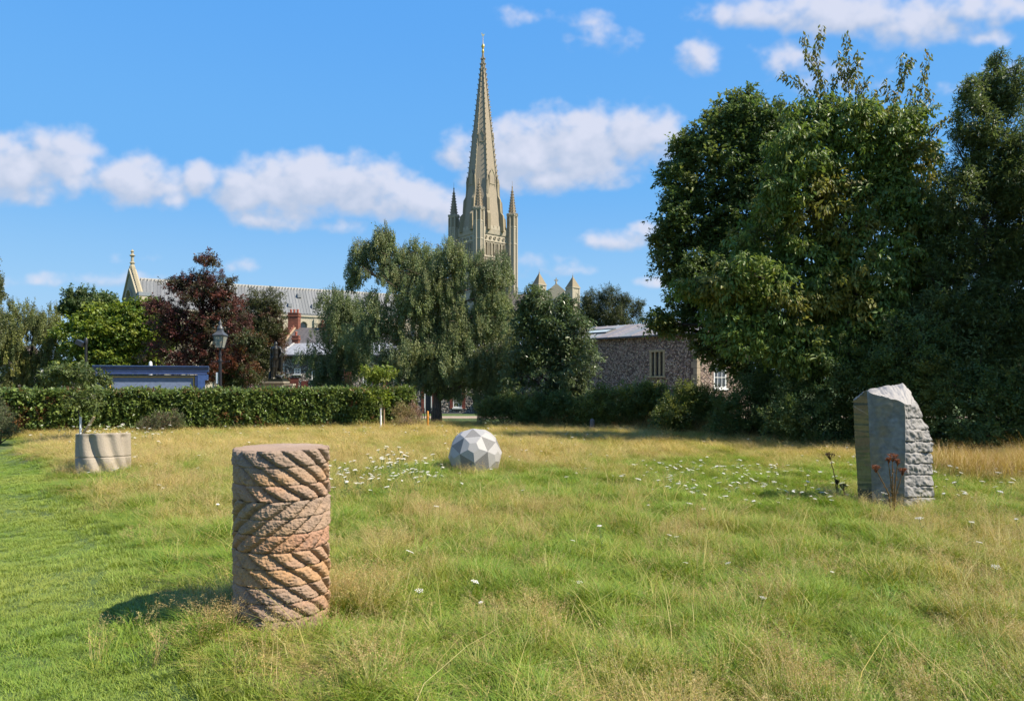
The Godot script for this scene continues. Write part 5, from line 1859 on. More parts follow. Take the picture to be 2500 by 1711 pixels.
func flints(t: Node3D, o: Vector3, ex: Vector3, w: float, h: float, n: int, size: float, pal: Array, holes: Array) -> void:
	var nz := ex.cross(Vector3.UP)
	var fb := MB.new()
	fb.lathe([Vector2(0.001, -0.4), Vector2(0.42, -0.26), Vector2(0.52, 0.0), Vector2(0.4, 0.28), Vector2(0.001, 0.4)], 7, Vector3.ZERO, Basis(), 0.0, false)
	var buf := PackedFloat32Array()
	for i in n:
		var x := rr(0, w)
		var y := rr(0, h)
		var skip := false
		for q in holes:
			if x > q[0] - 0.07 and x < q[2] + 0.07 and y > q[1] - 0.08 and y < q[3] + 0.07:
				skip = true
		if skip:
			continue
		var b := Basis(nz, rr(0, TAU)) * Basis(ex, Vector3.UP, nz).scaled_local(Vector3(rr(0.7, 1.5), rr(0.6, 1.1), 0.5) * size)
		put(buf, b, o + ex * x + Vector3(0, y, 0) + nz * 0.005, tint(pick(pal), 0.3))
	scatter("flints", fb.mesh(), M.flintstone, buf, t)


func chimney(t: Node3D, o: Vector3, w: float, dp: float, h: float, pots: int, c: Color, name_ := "chimney") -> void:
	var mb := MB.new()
	mb.col = c
	mb.box(o + Vector3(0, h / 2, 0), Vector3(w / 2, h / 2, dp / 2))
	mb.box(o + Vector3(0, h - 0.2, 0), Vector3(w / 2 + 0.05, 0.08, dp / 2 + 0.05))
	mb.box(o + Vector3(0, h + 0.04, 0), Vector3(w / 2 + 0.03, 0.05, dp / 2 + 0.03))
	var ch := obj(name_, mb, M.brick, t)
	for i in pots:
		var p := MB.new()
		p.col = Color(0.30, 0.085, 0.05)
		p.lathe([Vector2(0.11, 0.0), Vector2(0.1, 0.24), Vector2(0.13, 0.26), Vector2(0.13, 0.34), Vector2(0.09, 0.34), Vector2(0.09, 0.1)], 10, o + Vector3(w * ((i + 0.5) / pots - 0.5), h + 0.09, 0), Basis(), 0.0, false)
		obj("chimney_pot", p, M.plastic, ch)


func flint_house() -> void:
	var d := 56.0
	var x0 := W(672, 0, d).x
	var x1 := W(1330, 0, d).x
	var g := -1.12
	var t := thing("flint_house", "long flint house with red brick dressings, half hidden by the weeping birch", "house", Vector3((x0 + x1) / 2, g, -d))
	var o := Vector3(x0, g, -d)
	var ex := Vector3.RIGHT
	var at := func(u: float, v: float) -> Vector2: return Vector2(W(u, v, d).x - x0, W(u, v, d).y - g)
	var holes: Array = []
	for q in [[678, 915, 693.5, 881], [717, 913, 734, 899], [885, 941, 908, 893], [1036, 1008, 1054, 953], [1106, 995, 1127, 947], [760, 925, 772, 905]]:
		var a: Vector2 = at.call(q[0], q[1])
		var b: Vector2 = at.call(q[2], q[3])
		holes.append([a.x, maxf(a.y, 0.1), b.x, b.y])
	var h := W(0, 866, d).y - g
	var mb := MB.new()
	mb.col = Color(0.20, 0.18, 0.16)
	wall(mb, o, ex, x1 - x0, h, 0.35, holes)
	obj("wall", mb, M.flint, t)
	flints(t, o, ex, x1 - x0, h, 9000, 0.13, [Color(0.20, 0.185, 0.17), Color(0.14, 0.13, 0.12), Color(0.28, 0.255, 0.225), Color(0.22, 0.17, 0.14), Color(0.36, 0.33, 0.29)], holes)
	var white := Color(0.62, 0.62, 0.60)
	var dims := [[3, 4], [4, 2], [3, 4], [0, 0], [3, 4], [2, 2]]
	for i in holes.size():
		var q: Array = holes[i]
		if i == 3:
			continue
		sash(t, o + Vector3(q[0], q[1], 0), ex, q[2] - q[0], q[3] - q[1], dims[i][0], dims[i][1], 0.07, white)
	var q3: Array = holes[3]
	var dr := MB.new()
	dr.col = Color(0.010, 0.013, 0.028)
	var dc := o + Vector3((q3[0] + q3[2]) / 2, (q3[1] + q3[3]) / 2, -0.1)
	dr.box(dc, Vector3((q3[2] - q3[0]) / 2 - 0.05, (q3[3] - q3[1]) / 2, 0.03))
	for s in 3:
		dr.box(dc + Vector3(0, -0.55 + 0.62 * s, 0.035), Vector3(0.17, 0.24, 0.008))
	var door := obj("door", dr, M.paint, t)
	var df := MB.new()
	df.col = white
	for s in [-1, 1]:
		df.box(dc + Vector3(s * ((q3[2] - q3[0]) / 2 - 0.022), 0, 0.09), Vector3(0.04, (q3[3] - q3[1]) / 2, 0.06))
	df.box(dc + Vector3(0, (q3[3] - q3[1]) / 2 - 0.02, 0.09), Vector3((q3[2] - q3[0]) / 2 - 0.065, 0.04, 0.058))
	obj("door_frame", df, M.plastic, door)
	# brick dressings
	for q in [[840, 950, 858, 860], [1028, 1008, 1035.5, 940], [1055, 1008, 1061, 940], [1098, 998, 1105.5, 944], [1127.5, 998, 1136, 944], [940, 940, 952, 912], [696, 962, 728, 922], [735, 958, 752, 930], [909, 945, 914, 890]]:
		var a: Vector2 = at.call(q[0], q[1])
		var b: Vector2 = at.call(q[2], q[3])
		a.y = maxf(a.y, 0.0)
		var r := MB.new()
		r.col = Color(0.25, 0.075, 0.055)
		r.box(o + Vector3((a.x + b.x) / 2, (a.y + b.y) / 2, 0.012), Vector3((b.x - a.x) / 2, (b.y - a.y) / 2, 0.04))
		obj("brick_dressing", r, M.brick, t)
	var pl := MB.new()
	pl.col = Color(0.16, 0.16, 0.165)
	pl.box(o + Vector3(at.call(1105, 0).x + 1.2, 0.11, 0.06), Vector3(2.9, 0.16, 0.08))
	obj("plinth", pl, M.render, t)
	# low slate roof in front, taller roof behind
	var ey := W(0, 867, d).y
	var ry := 4.98
	var rf := MB.new()
	rf.col = Color(0.33, 0.345, 0.37)
	var xl := W(689, 0, d).x - 0.2
	var slope := PackedVector2Array([Vector2(0.25, ey - 0.02), Vector2(0.25, ey + 0.06), Vector2(-3.8, ry + 0.08), Vector2(-3.8, ry)])
	rf.prism(PackedVector2Array([slope[0], slope[1], slope[2], slope[3]]), Vector3(xl, 0, -d), Vector3.BACK, Vector3.UP, Vector3.RIGHT * (x1 - xl))
	obj("front_roof", rf, M.slate, t)
	var fl := MB.new()
	fl.col = Color(0.55, 0.54, 0.52)
	fl.bar(Vector3(xl - 0.03, ey + 0.05, -d + 0.25), Vector3(xl - 0.03, ry + 0.07, -d - 3.8), 0.12, 0.14)
	obj("verge", fl, M.render, t)
	var gt := MB.new()
	gt.col = Color(0.03, 0.03, 0.033)
	gt.bar(Vector3(x0, ey - 0.07, -d + 0.3), Vector3(x1, ey - 0.07, -d + 0.3), 0.11, 0.1)
	obj("gutter", gt, M.iron, t)
	chimney(t, Vector3(W(723, 0, 60).x, ry - 0.5, -59.9), 0.56, 0.5, W(0, 822, 60).y - ry + 0.5, 1, Color(0.30, 0.125, 0.08))
	# the back range: gable with crow steps on the left, tiled roof
	var D := 66.0
	var apex := W(719, 800, D)
	var foot := W(672, 853, D - 4.6)
	var r2 := MB.new()
	r2.col = Color(0.115, 0.105, 0.10)
	var e2 := foot.y
	var xr := W(960, 0, D).x
	r2.prism(PackedVector2Array([Vector2(4.9, e2 - 0.1), Vector2(4.9, e2), Vector2(0, apex.y), Vector2(-4.9, e2), Vector2(-4.9, e2 - 0.1), Vector2(0, apex.y - 0.12)]), Vector3(apex.x + 0.1, 0, -D), Vector3.BACK, Vector3.UP, Vector3.RIGHT * (xr - apex.x))
	obj("back_roof", r2, M.slate, t)
	var bw := MB.new()
	bw.col = Color(0.22, 0.18, 0.15)
	bw.prism(PackedVector2Array([Vector2(4.6, g), Vector2(4.6, e2 - 0.1), Vector2(0, apex.y - 0.15), Vector2(-4.6, e2 - 0.1), Vector2(-4.6, g)]), Vector3(apex.x + 0.15, 0, -D), Vector3.BACK, Vector3.UP, Vector3.RIGHT * (xr - apex.x - 0.3))
	obj("back_walls", bw, M.flint, t)
	for i in 9:
		var f := i / 9.0
		var st := MB.new()
		st.col = Color(0.30, 0.13, 0.09) * rr(0.9, 1.1)
		var z := lerpf(4.7, 0.5, f)
		var yb := lerpf(e2, apex.y, f)
		st.box(Vector3(apex.x - 0.12, yb + 0.1, -D + z - 0.26), Vector3(0.24, 0.36, 0.255))
		obj("crow_step", st, M.brick, t)
	var cp := MB.new()
	cp.col = Color(0.46, 0.34, 0.22)
	cp.bar(Vector3(apex.x + 0.16, e2 + 0.1, -D + 4.9), Vector3(apex.x + 0.16, apex.y + 0.1, -D + 0.1), 0.14, 0.1)
	obj("verge", cp, M.render, t)
	chimney(t, Vector3(W(718, 0, D).x, apex.y - 1.0, -D), 0.98, 0.8, W(0, 765, D).y - apex.y + 0.95, 3, Color(0.30, 0.12, 0.078))
	chimney(t, Vector3(W(793, 0, D).x, apex.y - 1.0, -D + 0.2), 0.9, 0.8, W(0, 791, D).y - apex.y + 0.9, 2, Color(0.30, 0.12, 0.078))


func flint_hall() -> void:
	var C := Vector3(11.93, -0.8, -44.0)
	var ex := Vector3(0.722, 0, 0.692).normalized()      # along the shaded front, towards the near corner
	var ez := ex.cross(Vector3.UP)                      # out of the front: towards the viewer's left
	var LN := 15.0
	var t := thing("flint_hall", "flint hall with a pale lead roof and a mullioned window at right", "building", C)
	var H := 5.65
	var hall_flint := [Color(0.20, 0.145, 0.115), Color(0.15, 0.112, 0.095), Color(0.25, 0.19, 0.145), Color(0.205, 0.135, 0.108), Color(0.32, 0.26, 0.20)]
	var o := C - ex * LN
	var win := [LN - 3.45, 2.84, LN - 2.42, 4.48]
	var mb := MB.new()
	mb.col = Color(0.19, 0.145, 0.115)
	wall(mb, o, ex, LN, H, 0.45, [win])
	obj("front_wall", mb, M.flint, t)
	flints(t, o, ex, LN - 0.5, H, 9500, 0.13, hall_flint, [win])
	# the sunlit end, facing right
	var e2 := -ez
	var W2 := 8.0
	var rise := 1.15
	var hole := [2.3, 2.0, 4.1, 4.25]
	var em := MB.new()
	em.col = Color(0.19, 0.145, 0.115)
	wall(em, C + e2 * 0.45, e2, W2 - 0.45, H, 0.4, [[hole[0] - 0.45, hole[1], hole[2] - 0.45, hole[3]]])
	em.prism(PackedVector2Array([Vector2(0, H), Vector2(W2, H), Vector2(W2 / 2, H + rise + 0.2)]), C - ex * 0.4, e2, Vector3.UP, ex * 0.4)
	obj("end_wall", em, M.flint, t)
	flints(t, C + e2 * 0.5, e2, W2 - 0.5, H, 4500, 0.12, hall_flint, [[hole[0] - 0.5, hole[1], hole[2] - 0.5, hole[3]]])
	sash(t, C + e2 * hole[0] + Vector3(0, hole[1], 0), e2, hole[2] - hole[0], hole[3] - hole[1], 3, 3, 0.12, Color(0.66, 0.66, 0.64))
	# quoins
	for i in 13:
		var q := MB.new()
		q.col = Color(0.36, 0.29, 0.20) * rr(0.85, 1.1)
		var wq := 0.42 if i % 2 == 0 else 0.27
		q.box(C + Vector3(0, 0.2 + 0.42 * i, 0) - ex * (wq / 2 - 0.02) - ez * 0.2, Vector3(wq / 2, 0.2, 0.225), Basis(ex, Vector3.UP, ez))
		obj("quoin", q, M.ashlar, t)
	# the mullioned window
	var wm := MB.new()
	wm.col = Color(0.42, 0.33, 0.20)
	var wo: Vector3 = o + ex * win[0] + Vector3(0, win[1], 0)
	var ww: float = win[2] - win[0]
	var wh: float = win[3] - win[1]
	var B := Basis(ex, Vector3.UP, ez)
	for i in 4:
		wm.box(wo + ex * (ww * i / 3.0) + Vector3(0, wh / 2, 0) - ez * 0.05, Vector3(0.05 if i % 3 else 0.075, wh / 2, 0.10), B)
	wm.box(wo + ex * ww / 2 + Vector3(0, wh + 0.06, 0) - ez * 0.04, Vector3(ww / 2 + 0.1, 0.07, 0.12), B)
	wm.box(wo + ex * ww / 2 + Vector3(0, -0.05, 0) - ez * 0.02, Vector3(ww / 2 + 0.14, 0.055, 0.16), B)
	var wn := obj("mullioned_window", wm, M.ashlar, t)
	for i in 3:
		var g := MB.new()
		g.box(wo + ex * (ww * (i + 0.5) / 3.0) + Vector3(0, wh / 2, 0) - ez * 0.1, Vector3(ww / 6 - 0.045, wh / 2, 0.005), B)
		obj("pane", g, M.pane, wn)
	room(wn, wo + ex * ww / 2 + Vector3(0, wh / 2, 0) - ez * 0.46, B, ww / 2 + 0.1, wh / 2 + 0.1)
	# roof: lead sheets, each its own
	var np := 15
	for side in [1, -1]:
		for i in np:
			var pm := MB.new()
			var tone := rr(0.8, 1.12)
			pm.col = Color(0.33, 0.295, 0.29) * tone if i % 3 else Color(0.30, 0.31, 0.32) * tone
			var a := o + ex * (LN + 0.25) * i / np
			var w := (LN + 0.25) / np
			var eo: float = 0.3
			var mid := W2 / 2.0
			var p0 := a + ez * eo if side > 0 else a - ez * (W2 + eo)
			var p1 := a - ez * mid
			var y0 := H - 0.08
			var y1 := H + rise
			var u := Vector3(0, y0, 0)
			var v := Vector3(0, y1, 0)
			var th := Vector3(0, 0.05, 0)
			var s := ex * (w - 0.012)
			if side > 0:
				pm.quad(p0 + u + th, p0 + u + th + s, p1 + v + th + s, p1 + v + th)
				pm.quad(p0 + u, p0 + u + s, p0 + u + th + s, p0 + u + th)
			else:
				pm.quad(p1 + v + th, p1 + v + th + s, p0 + u + th + s, p0 + u + th)
				pm.quad(p0 + u + s, p0 + u, p0 + u + th, p0 + u + th + s)
			pm.quad(p0 + u + s, p0 + u, p1 + v, p1 + v + s)
			pm.bar(p0 + u + th, p1 + v + th, 0.05, 0.07)
			obj("lead_sheet", pm, M.lead, t)
	var gu := MB.new()
	gu.col = Color(0.035, 0.033, 0.033)
	gu.bar(o + ez * 0.33 + Vector3(0, H - 0.12, 0), C + ez * 0.33 + Vector3(0, H - 0.12, 0), 0.11, 0.1)
	obj("gutter", gu, M.iron, t)
	var sk := MB.new()
	sk.col = Color(0.10, 0.11, 0.11)
	var slope := (ez * -(W2 / 2 + 0.3) + Vector3(0, rise + 0.08, 0)).normalized()
	var up := ex.cross(slope) * -1.0
	if up.y < 0.0:
		up = -up
	var so := C - ex * 9.1 + Vector3(0, H + 0.55, 0) - ez * 1.75
	for s in [-1, 1]:
		sk.box(so + slope * s * 0.6 + up * 0.06, Vector3(1.15, 0.07, 0.05), Basis(ex, up, ex.cross(up)))
		sk.box(so + ex * s * 1.12 + up * 0.06, Vector3(0.05, 0.065, 0.55), Basis(ex, up, ex.cross(up)))
	var skn := obj("skylight", sk, M.iron, t)
	for i in 2:
		var g := MB.new()
		g.col = Color(0.45, 0.52, 0.50)
		g.box(so + ex * (i - 0.5) * 1.08 + up * 0.07, Vector3(0.52, 0.01, 0.55), Basis(ex, up, ex.cross(up)))
		obj("pane", g, M.gloss, skn)


func far_houses() -> void:
	var d := 70.0
	var t := thing("white_house", "white painted house glimpsed through the birch at the far left", "house", W(0, 1000, d))
	var x0 := W(-60, 0, d).x
	var x1 := W(27, 0, d).x
	var g := gy(x0, d) - 0.1
	var top := W(0, 893, d).y
	var mb := MB.new()
	mb.col = Color(0.62, 0.62, 0.60)
	var holes := []
	for q in [[10, 948, 24, 926], [-30, 948, -16, 926]]:
		holes.append([W(q[0], 0, d).x - x0, W(0, q[1], d).y - g, W(q[2], 0, d).x - x0, W(0, q[3], d).y - g])
	wall(mb, Vector3(x0, g, -d), Vector3.RIGHT, x1 - x0, top - g, 0.3, holes)
	mb.box(Vector3(x1 - 0.16, (top + g) / 2, -d - 3.0), Vector3(0.15, (top - g) / 2, 2.6))
	obj("wall", mb, M.render, t)
	for q in holes:
		sash(t, Vector3(x0 + q[0], g + q[1], -d), Vector3.RIGHT, q[2] - q[0], q[3] - q[1], 3, 4, 0.06, Color(0.68, 0.68, 0.67))
	var r := MB.new()
	r.col = Color(0.14, 0.10, 0.085)
	r.prism(PackedVector2Array([Vector2(0.4, top), Vector2(-2.9, top + 2.2), Vector2(-6.2, top)]), Vector3(x0, 0, -d), Vector3.BACK, Vector3.UP, Vector3.RIGHT * (x1 - x0 + 0.3))
	obj("roof", r, M.slate, t)
	var b := thing("brick_house", "red brick house with white windows low behind the left trees", "house", W(125, 1000, 78.0))
	d = 78.0
	x0 = W(92, 0, d).x
	x1 = W(165, 0, d).x
	g = gy(x0, d) - 0.1
	top = W(0, 915, d).y
	var bm := MB.new()
	bm.col = Color(0.29, 0.085, 0.055)
	holes = []
	for q in [[103, 953, 117, 943], [140, 956, 150, 940]]:
		holes.append([W(q[0], 0, d).x - x0, W(0, q[1], d).y - g, W(q[2], 0, d).x - x0, W(0, q[3], d).y - g])
	wall(bm, Vector3(x0, g, -d), Vector3.RIGHT, x1 - x0, top - g, 0.3, holes)
	obj("wall", bm, M.brick, b)
	for q in holes:
		sash(b, Vector3(x0 + q[0], g + q[1], -d), Vector3.RIGHT, q[2] - q[0], q[3] - q[1], 3, 2, 0.06, Color(0.68, 0.68, 0.67))
	var br := MB.new()
	br.col = Color(0.15, 0.09, 0.07)
	br.prism(PackedVector2Array([Vector2(0.4, top), Vector2(-2.6, top + 1.7), Vector2(-5.6, top)]), Vector3(x0 - 0.2, 0, -d), Vector3.BACK, Vector3.UP, Vector3.RIGHT * (x1 - x0 + 0.4))
	obj("roof", br, M.slate, b)


# ---------------------------------------------------------------- the cathedral
func arch(w: float, h: float, pointed: bool) -> PackedVector2Array:
	# an opening w wide and h high, round or pointed head, anticlockwise from the lower left
	var p := PackedVector2Array([Vector2(-w / 2, 0), Vector2(w / 2, 0)])
	for i in 9:
		var a := PI * i / 8.0
		var x := cos(a) * w / 2
		var y := sin(a) * w / 2
		if pointed:
			y = w * 0.85 * pow(sin(a), 0.75) if i % 8 else 0.0
		p.append(Vector2(x, h - (w * 0.85 if pointed else w / 2) + y))
	return p

func ring_of(outer: PackedVector2Array, k: float, mb: MB, o: Vector3, ex: Vector3, ey: Vector3, ez: Vector3, open: bool) -> void:
	# a moulding round an outline
	var n := outer.size()
	for i in n:
		if open and i == 0:
			continue
		var a := outer[i]
		var b := outer[(i + 1) % n]
		var mid := o + ex * (a.x + b.x) / 2 + ey * (a.y + b.y) / 2
		var e := (ex * (b.x - a.x) + ey * (b.y - a.y))
		var l := e.length()
		if l < 0.001:
			continue
		e /= l
		mb.box(mid + ez * 0.5, Vector3(l / 2 + k * 0.2, k / 2, ez.length() / 2), Basis(e, ez.normalized().cross(e), ez.normalized()))

func bay(mb: MB, o: Vector3, ex: Vector3, ez: Vector3, bw: float, hh: float, w: float, h: float, pointed: bool) -> void:
	# a piece of facing bw wide and hh high, pierced by an arch w wide and h high; o: middle of its foot, at the back
	var a := arch(w, h, pointed)            # lower left, lower right, then over the head from right to left
	var left := PackedVector2Array([Vector2(-bw / 2, 0), Vector2(-w / 2, 0)])
	for i in range(a.size() - 1, 5, -1):
		left.append(a[i])
	left.append_array(PackedVector2Array([Vector2(0, hh), Vector2(-bw / 2, hh)]))
	var right := PackedVector2Array([Vector2(w / 2, 0), Vector2(bw / 2, 0), Vector2(bw / 2, hh), Vector2(0, hh)])
	for i in range(6, 1, -1):
		right.append(a[i])
	mb.prism(left, o, ex, Vector3.UP, ez)
	mb.prism(right, o, ex, Vector3.UP, ez)

func cathedral() -> void:
	var stone := Color(0.53, 0.465, 0.36)
	var tan_ := Color(0.40, 0.335, 0.25)
	var ax := W(1179, 0, 195.0)
	var th := deg_to_rad(40.0)
	var ex := Vector3(cos(th), 0, -sin(th))
	var nS := Vector3(sin(th), 0, cos(th))
	var t := thing("cathedral", "great stone cathedral with a tall central spire and a long lead roofed nave", "cathedral", Vector3(ax.x, -1.1, ax.z))
	var P := func(a: float, y: float, b: float) -> Vector3: return ax * Vector3(1, 0, 1) + ex * a + nS * b + Vector3(0, y, 0)
	var TB := Basis(ex, Vector3.UP, nS)
	# tower
	var tw := MB.new()
	tw.col = stone
	tw.box(P.call(0, 21.8, 0), Vector3(4.4, 23.0, 4.4), TB)
	for q in 4:
		var fe := ex.rotated(Vector3.UP, q * PI / 2)
		var fz := nS.rotated(Vector3.UP, q * PI / 2)
		var fc: Vector3 = P.call(0, 0, 0) + fz * 4.9
		var fB := Basis(fe, Vector3.UP, fz)
		for sx in [-1, 1]:
			tw.box(fc + fe * sx * 4.55 + Vector3(0, 21.8, 0), Vector3(0.85, 23.0, 0.5), fB)
		if q == 1 or q == 2:
			tw.box(fc + Vector3(0, 21.8, 0), Vector3(3.7, 23.0, 0.499), fB)
			continue
		for sp in [[-1.2, 27.4], [30.95, 31.6], [36.05, 37.1], [40.75, 44.8]]:
			tw.box(fc + Vector3(0, (sp[0] + sp[1]) / 2, 0), Vector3(3.7, (sp[1] - sp[0]) / 2, 0.499), fB)
	var tower := obj("tower", tw, M.ashlar, t)
	var strings := MB.new()
	strings.col = stone
	for y in [27.1, 31.2, 36.6, 41.0, 43.1]:
		strings.box(P.call(0, y, 0), Vector3(5.62, 0.14, 5.62), TB)
	obj("string_courses", strings, M.ashlar, tower)
	var par := MB.new()
	par.col = stone
	for s in 4:
		var e := ex.rotated(Vector3.UP, s * PI / 2)
		var z := nS.rotated(Vector3.UP, s * PI / 2)
		var c: Vector3 = P.call(0, 0, 0) + z * 5.5
		par.box(c + Vector3(0, 43.9, 0), Vector3(5.4, 0.75, 0.16), Basis(e, Vector3.UP, z))
		for i in 7:
			par.box(c + e * (i - 3) * 1.42 + Vector3(0, 45.0, 0), Vector3(0.46, 0.36, 0.155), Basis(e, Vector3.UP, z))
		for i in 22:
			par.box(c + e * (i - 10.5) * 0.45 + Vector3(0, 43.9, 0) + z * 0.18, Vector3(0.06, 0.55, 0.05), Basis(e, Vector3.UP, z))
	obj("parapet", par, M.ashlar, tower)
	# arcades of the tower: dark openings between shafts, with round heads
	for s in [0, -1]:
		var e := ex.rotated(Vector3.UP, s * PI / 2)
		var z := nS.rotated(Vector3.UP, s * PI / 2)
		var c: Vector3 = P.call(0, 0, 0) + z * 5.4
		for lv in [[27.3, 3.6, 8, 0.55], [31.5, 4.6, 10, 0.45], [37.0, 3.7, 6, 0.6]]:
			for i in lv[2]:
				var x: float = (i - (lv[2] - 1) / 2.0) * 7.4 / lv[2]
				var mm := MB.new()
				mm.col = stone
				var tops := {3.6: 3.55, 4.6: 4.45, 3.7: 3.65}
				var foot: Vector3 = c + e * x + Vector3(0, lv[0] + 0.1, 0)
				bay(mm, foot - z * 1.0, e, z * 0.999, 7.4 / lv[2], tops[lv[1]], lv[3], lv[1] * 0.9, false)
				if not (lv[2] == 6 or (lv[2] == 8 and i % 3 == 0)):
					mm.box(foot + Vector3(0, lv[1] * 0.45, 0) - z * 0.45, Vector3(lv[3] / 2 + 0.05, lv[1] * 0.46, 0.05), Basis(e, Vector3.UP, z))
				obj("arched_bay", mm, M.ashlar, tower)
				var rm := MB.new()
				rm.col = stone * rr(0.95, 1.08)
				ring_of(arch(lv[3] + 0.16, lv[1] * 0.9 + 0.1, false), 0.17, rm, c + e * x + Vector3(0, lv[0] + 0.1, 0), e, Vector3.UP, z * 0.3, true)
				obj("arch_shafts", rm, M.ashlar, tower)
		for i in 5:
			var pc := PackedVector2Array()
			for k in 12:
				pc.append(Vector2(cos(TAU * k / 12), sin(TAU * k / 12)) * 0.36)
			var om := MB.new()
			om.col = stone
			ring_of(pc, 0.16, om, c + e * (i - 2) * 1.55 + Vector3(0, 42.0, 0), e, Vector3.UP, z * 0.25, false)
			obj("round_moulding", om, M.ashlar, tower)
	# corner turrets
	for q in [[-1, 1], [1, 1], [-1, -1], [1, -1]]:
		var c: Vector3 = P.call(q[0] * 5.95, 0, q[1] * 5.95)
		var tm := MB.new()
		tm.col = stone
		var R := 1.42
		tm.lathe([Vector2(R, -1), Vector2(R, 40.6), Vector2(R + 0.14, 40.7), Vector2(R + 0.14, 41.0), Vector2(R, 41.1), Vector2(R, 45.4), Vector2(R + 0.14, 45.5), Vector2(R + 0.14, 45.7), Vector2(R, 45.8), Vector2(R, 48.6), Vector2(R + 0.2, 48.8), Vector2(R + 0.2, 49.1)], 8, c, TB, PI / 8)
		for i in 8:
			var a := PI / 8 + TAU * i / 8
			var dd := ex * cos(a) - nS * sin(a)
			tm.tube(PackedVector3Array([c + dd * (R + 0.05) + Vector3(0, -1, 0), c + dd * (R + 0.05) + Vector3(0, 48.6, 0)]), PackedFloat32Array([0.19, 0.19]), 6)
			var a2 := TAU * i / 8
			var d2 := ex * cos(a2) - nS * sin(a2)
			tm.bar(c + d2 * R * 0.95 + Vector3(0, 10, 0), c + d2 * R * 0.95 + Vector3(0, 45, 0), 0.12, 0.16)
			tm.box(c + dd * (R + 0.1) + Vector3(0, 49.3, 0), Vector3(0.2, 0.28, 0.2))
			tm.box(c + d2 * (R + 0.02) + Vector3(0, 49.25, 0), Vector3(0.16, 0.22, 0.16))
		var tn := obj("turret", tm, M.ashlar, t)
		for i in 8:
			var a2 := TAU * i / 8
			var d2 := ex * cos(a2) - nS * sin(a2)
			var e2 := Vector3.UP.cross(d2)
			var am := MB.new()
			am.col = Color(0.36, 0.30, 0.21)
			am.prism(arch(0.5, 2.4, false), c + d2 * (R * 0.924 + 0.002) + Vector3(0, 46.0, 0), e2, Vector3.UP, d2 * 0.02)
			ring_of(arch(0.6, 2.5, false), 0.14, am, c + d2 * R * 0.924 + Vector3(0, 46.0, 0), e2, Vector3.UP, d2 * 0.14, true)
			obj("arch_panel", am, M.ashlar, tn)
		var sm_ := MB.new()
		sm_.col = Color(0.36, 0.28, 0.19)
		sm_.lathe([Vector2(1.12, 49.0), Vector2(0.13, 57.0), Vector2(0.2, 57.1), Vector2(0.2, 57.3), Vector2(0.05, 57.5), Vector2(0.03, 58.9), Vector2(0.0001, 58.95)], 8, c, TB, PI / 8)
		for i in 8:
			var a := PI / 8 + TAU * i / 8
			var dd := ex * cos(a) - nS * sin(a)
			for j in 9:
				var f := j / 9.0
				sm_.box(c + dd * lerpf(1.18, 0.24, f) + Vector3(0, lerpf(49.6, 56.6, f), 0), Vector3(0.10, 0.10, 0.10), Basis(dd, Vector3.UP, dd.cross(Vector3.UP)))
		obj("spirelet", sm_, M.spirestone, tn)
	# spire
	var tip := 96.6
	var base := 44.0
	var sl := 0.1167
	var sp := MB.new()
	sp.col = tan_
	var prof: Array = []
	for i in 9:
		var y := lerpf(base, tip - 0.6, i / 8.0)
		prof.append(Vector2(maxf((tip - y) * sl, 0.07), y))
	sp.lathe(prof, 8, ax * Vector3(1, 0, 1), TB, PI / 8)
	var spire := obj("spire", sp, M.spirestone, t)
	for i in 8:
		var a := PI / 8 + TAU * i / 8
		var dd := ex * cos(a) - nS * sin(a)
		var B := Basis(dd, Vector3.UP, dd.cross(Vector3.UP))
		var rm := MB.new()
		rm.col = Color(0.42, 0.355, 0.25)
		var o := ax * Vector3(1, 0, 1)
		rm.tube(PackedVector3Array([o + dd * (tip - base) * sl + Vector3(0, base, 0), o + dd * 0.06 + Vector3(0, tip, 0)]), PackedFloat32Array([0.2, 0.1]), 6)
		for j in 25:
			var y := 58.0 + j * 1.5
			var r := (tip - y) * sl
			rm.box(o + dd * (r + 0.26) + Vector3(0, y, 0), Vector3(0.13, 0.1, 0.1), B)
			rm.box(o + dd * (r + 0.42) + Vector3(0, y + 0.14, 0), Vector3(0.08, 0.08, 0.08), B)
		obj("crocketed_rib", rm, M.spirestone, spire)
		# stepped buttresses at the foot
		var bm := MB.new()
		bm.col = Color(0.37, 0.31, 0.21)
		for st in [[44.0, 49.6, 1.15, 0.42], [49.6, 54.2, 0.75, 0.38], [54.2, 58.6, 0.42, 0.32]]:
			var r0: float = (tip - st[0]) * sl
			var rt: float = (tip - st[1]) * sl
			var out: float = r0 - 0.35 + st[2]
			var pl := PackedVector2Array([Vector2(rt - 0.6, st[0]), Vector2(out, st[0]), Vector2(out - (r0 - rt) * 0.4, st[1] - 1.1), Vector2(rt - 0.1, st[1] + 0.4), Vector2(rt - 0.6, st[1] + 0.4)])
			bm.prism(pl, o - B.z * st[3], dd, Vector3.UP, B.z * st[3] * 2.0)
		bm.lathe([Vector2(0.34, 56.0), Vector2(0.34, 58.4), Vector2(0.0001, 60.4)], 4, o + dd * ((tip - 57.5) * sl + 0.1), B, PI / 4)
		obj("buttress", bm, M.ashlar, spire)
		# gabled windows
		var a2 := TAU * i / 8
		var d2 := ex * cos(a2) - nS * sin(a2)
		var e2 := Vector3.UP.cross(d2)
		var y0 := 57.6 if i % 2 == 0 else 69.6
		var rr0 := (tip - y0) * sl * 0.924
		var sc := 1.0 if i % 2 == 0 else 0.78
		var lm := MB.new()
		lm.col = Color(0.45, 0.385, 0.275)
		var lo: Vector3 = o + d2 * (rr0 - 0.5) + Vector3(0, y0, 0)
		var lit := MB.new()
		lit.col = Color(0.45, 0.385, 0.275)
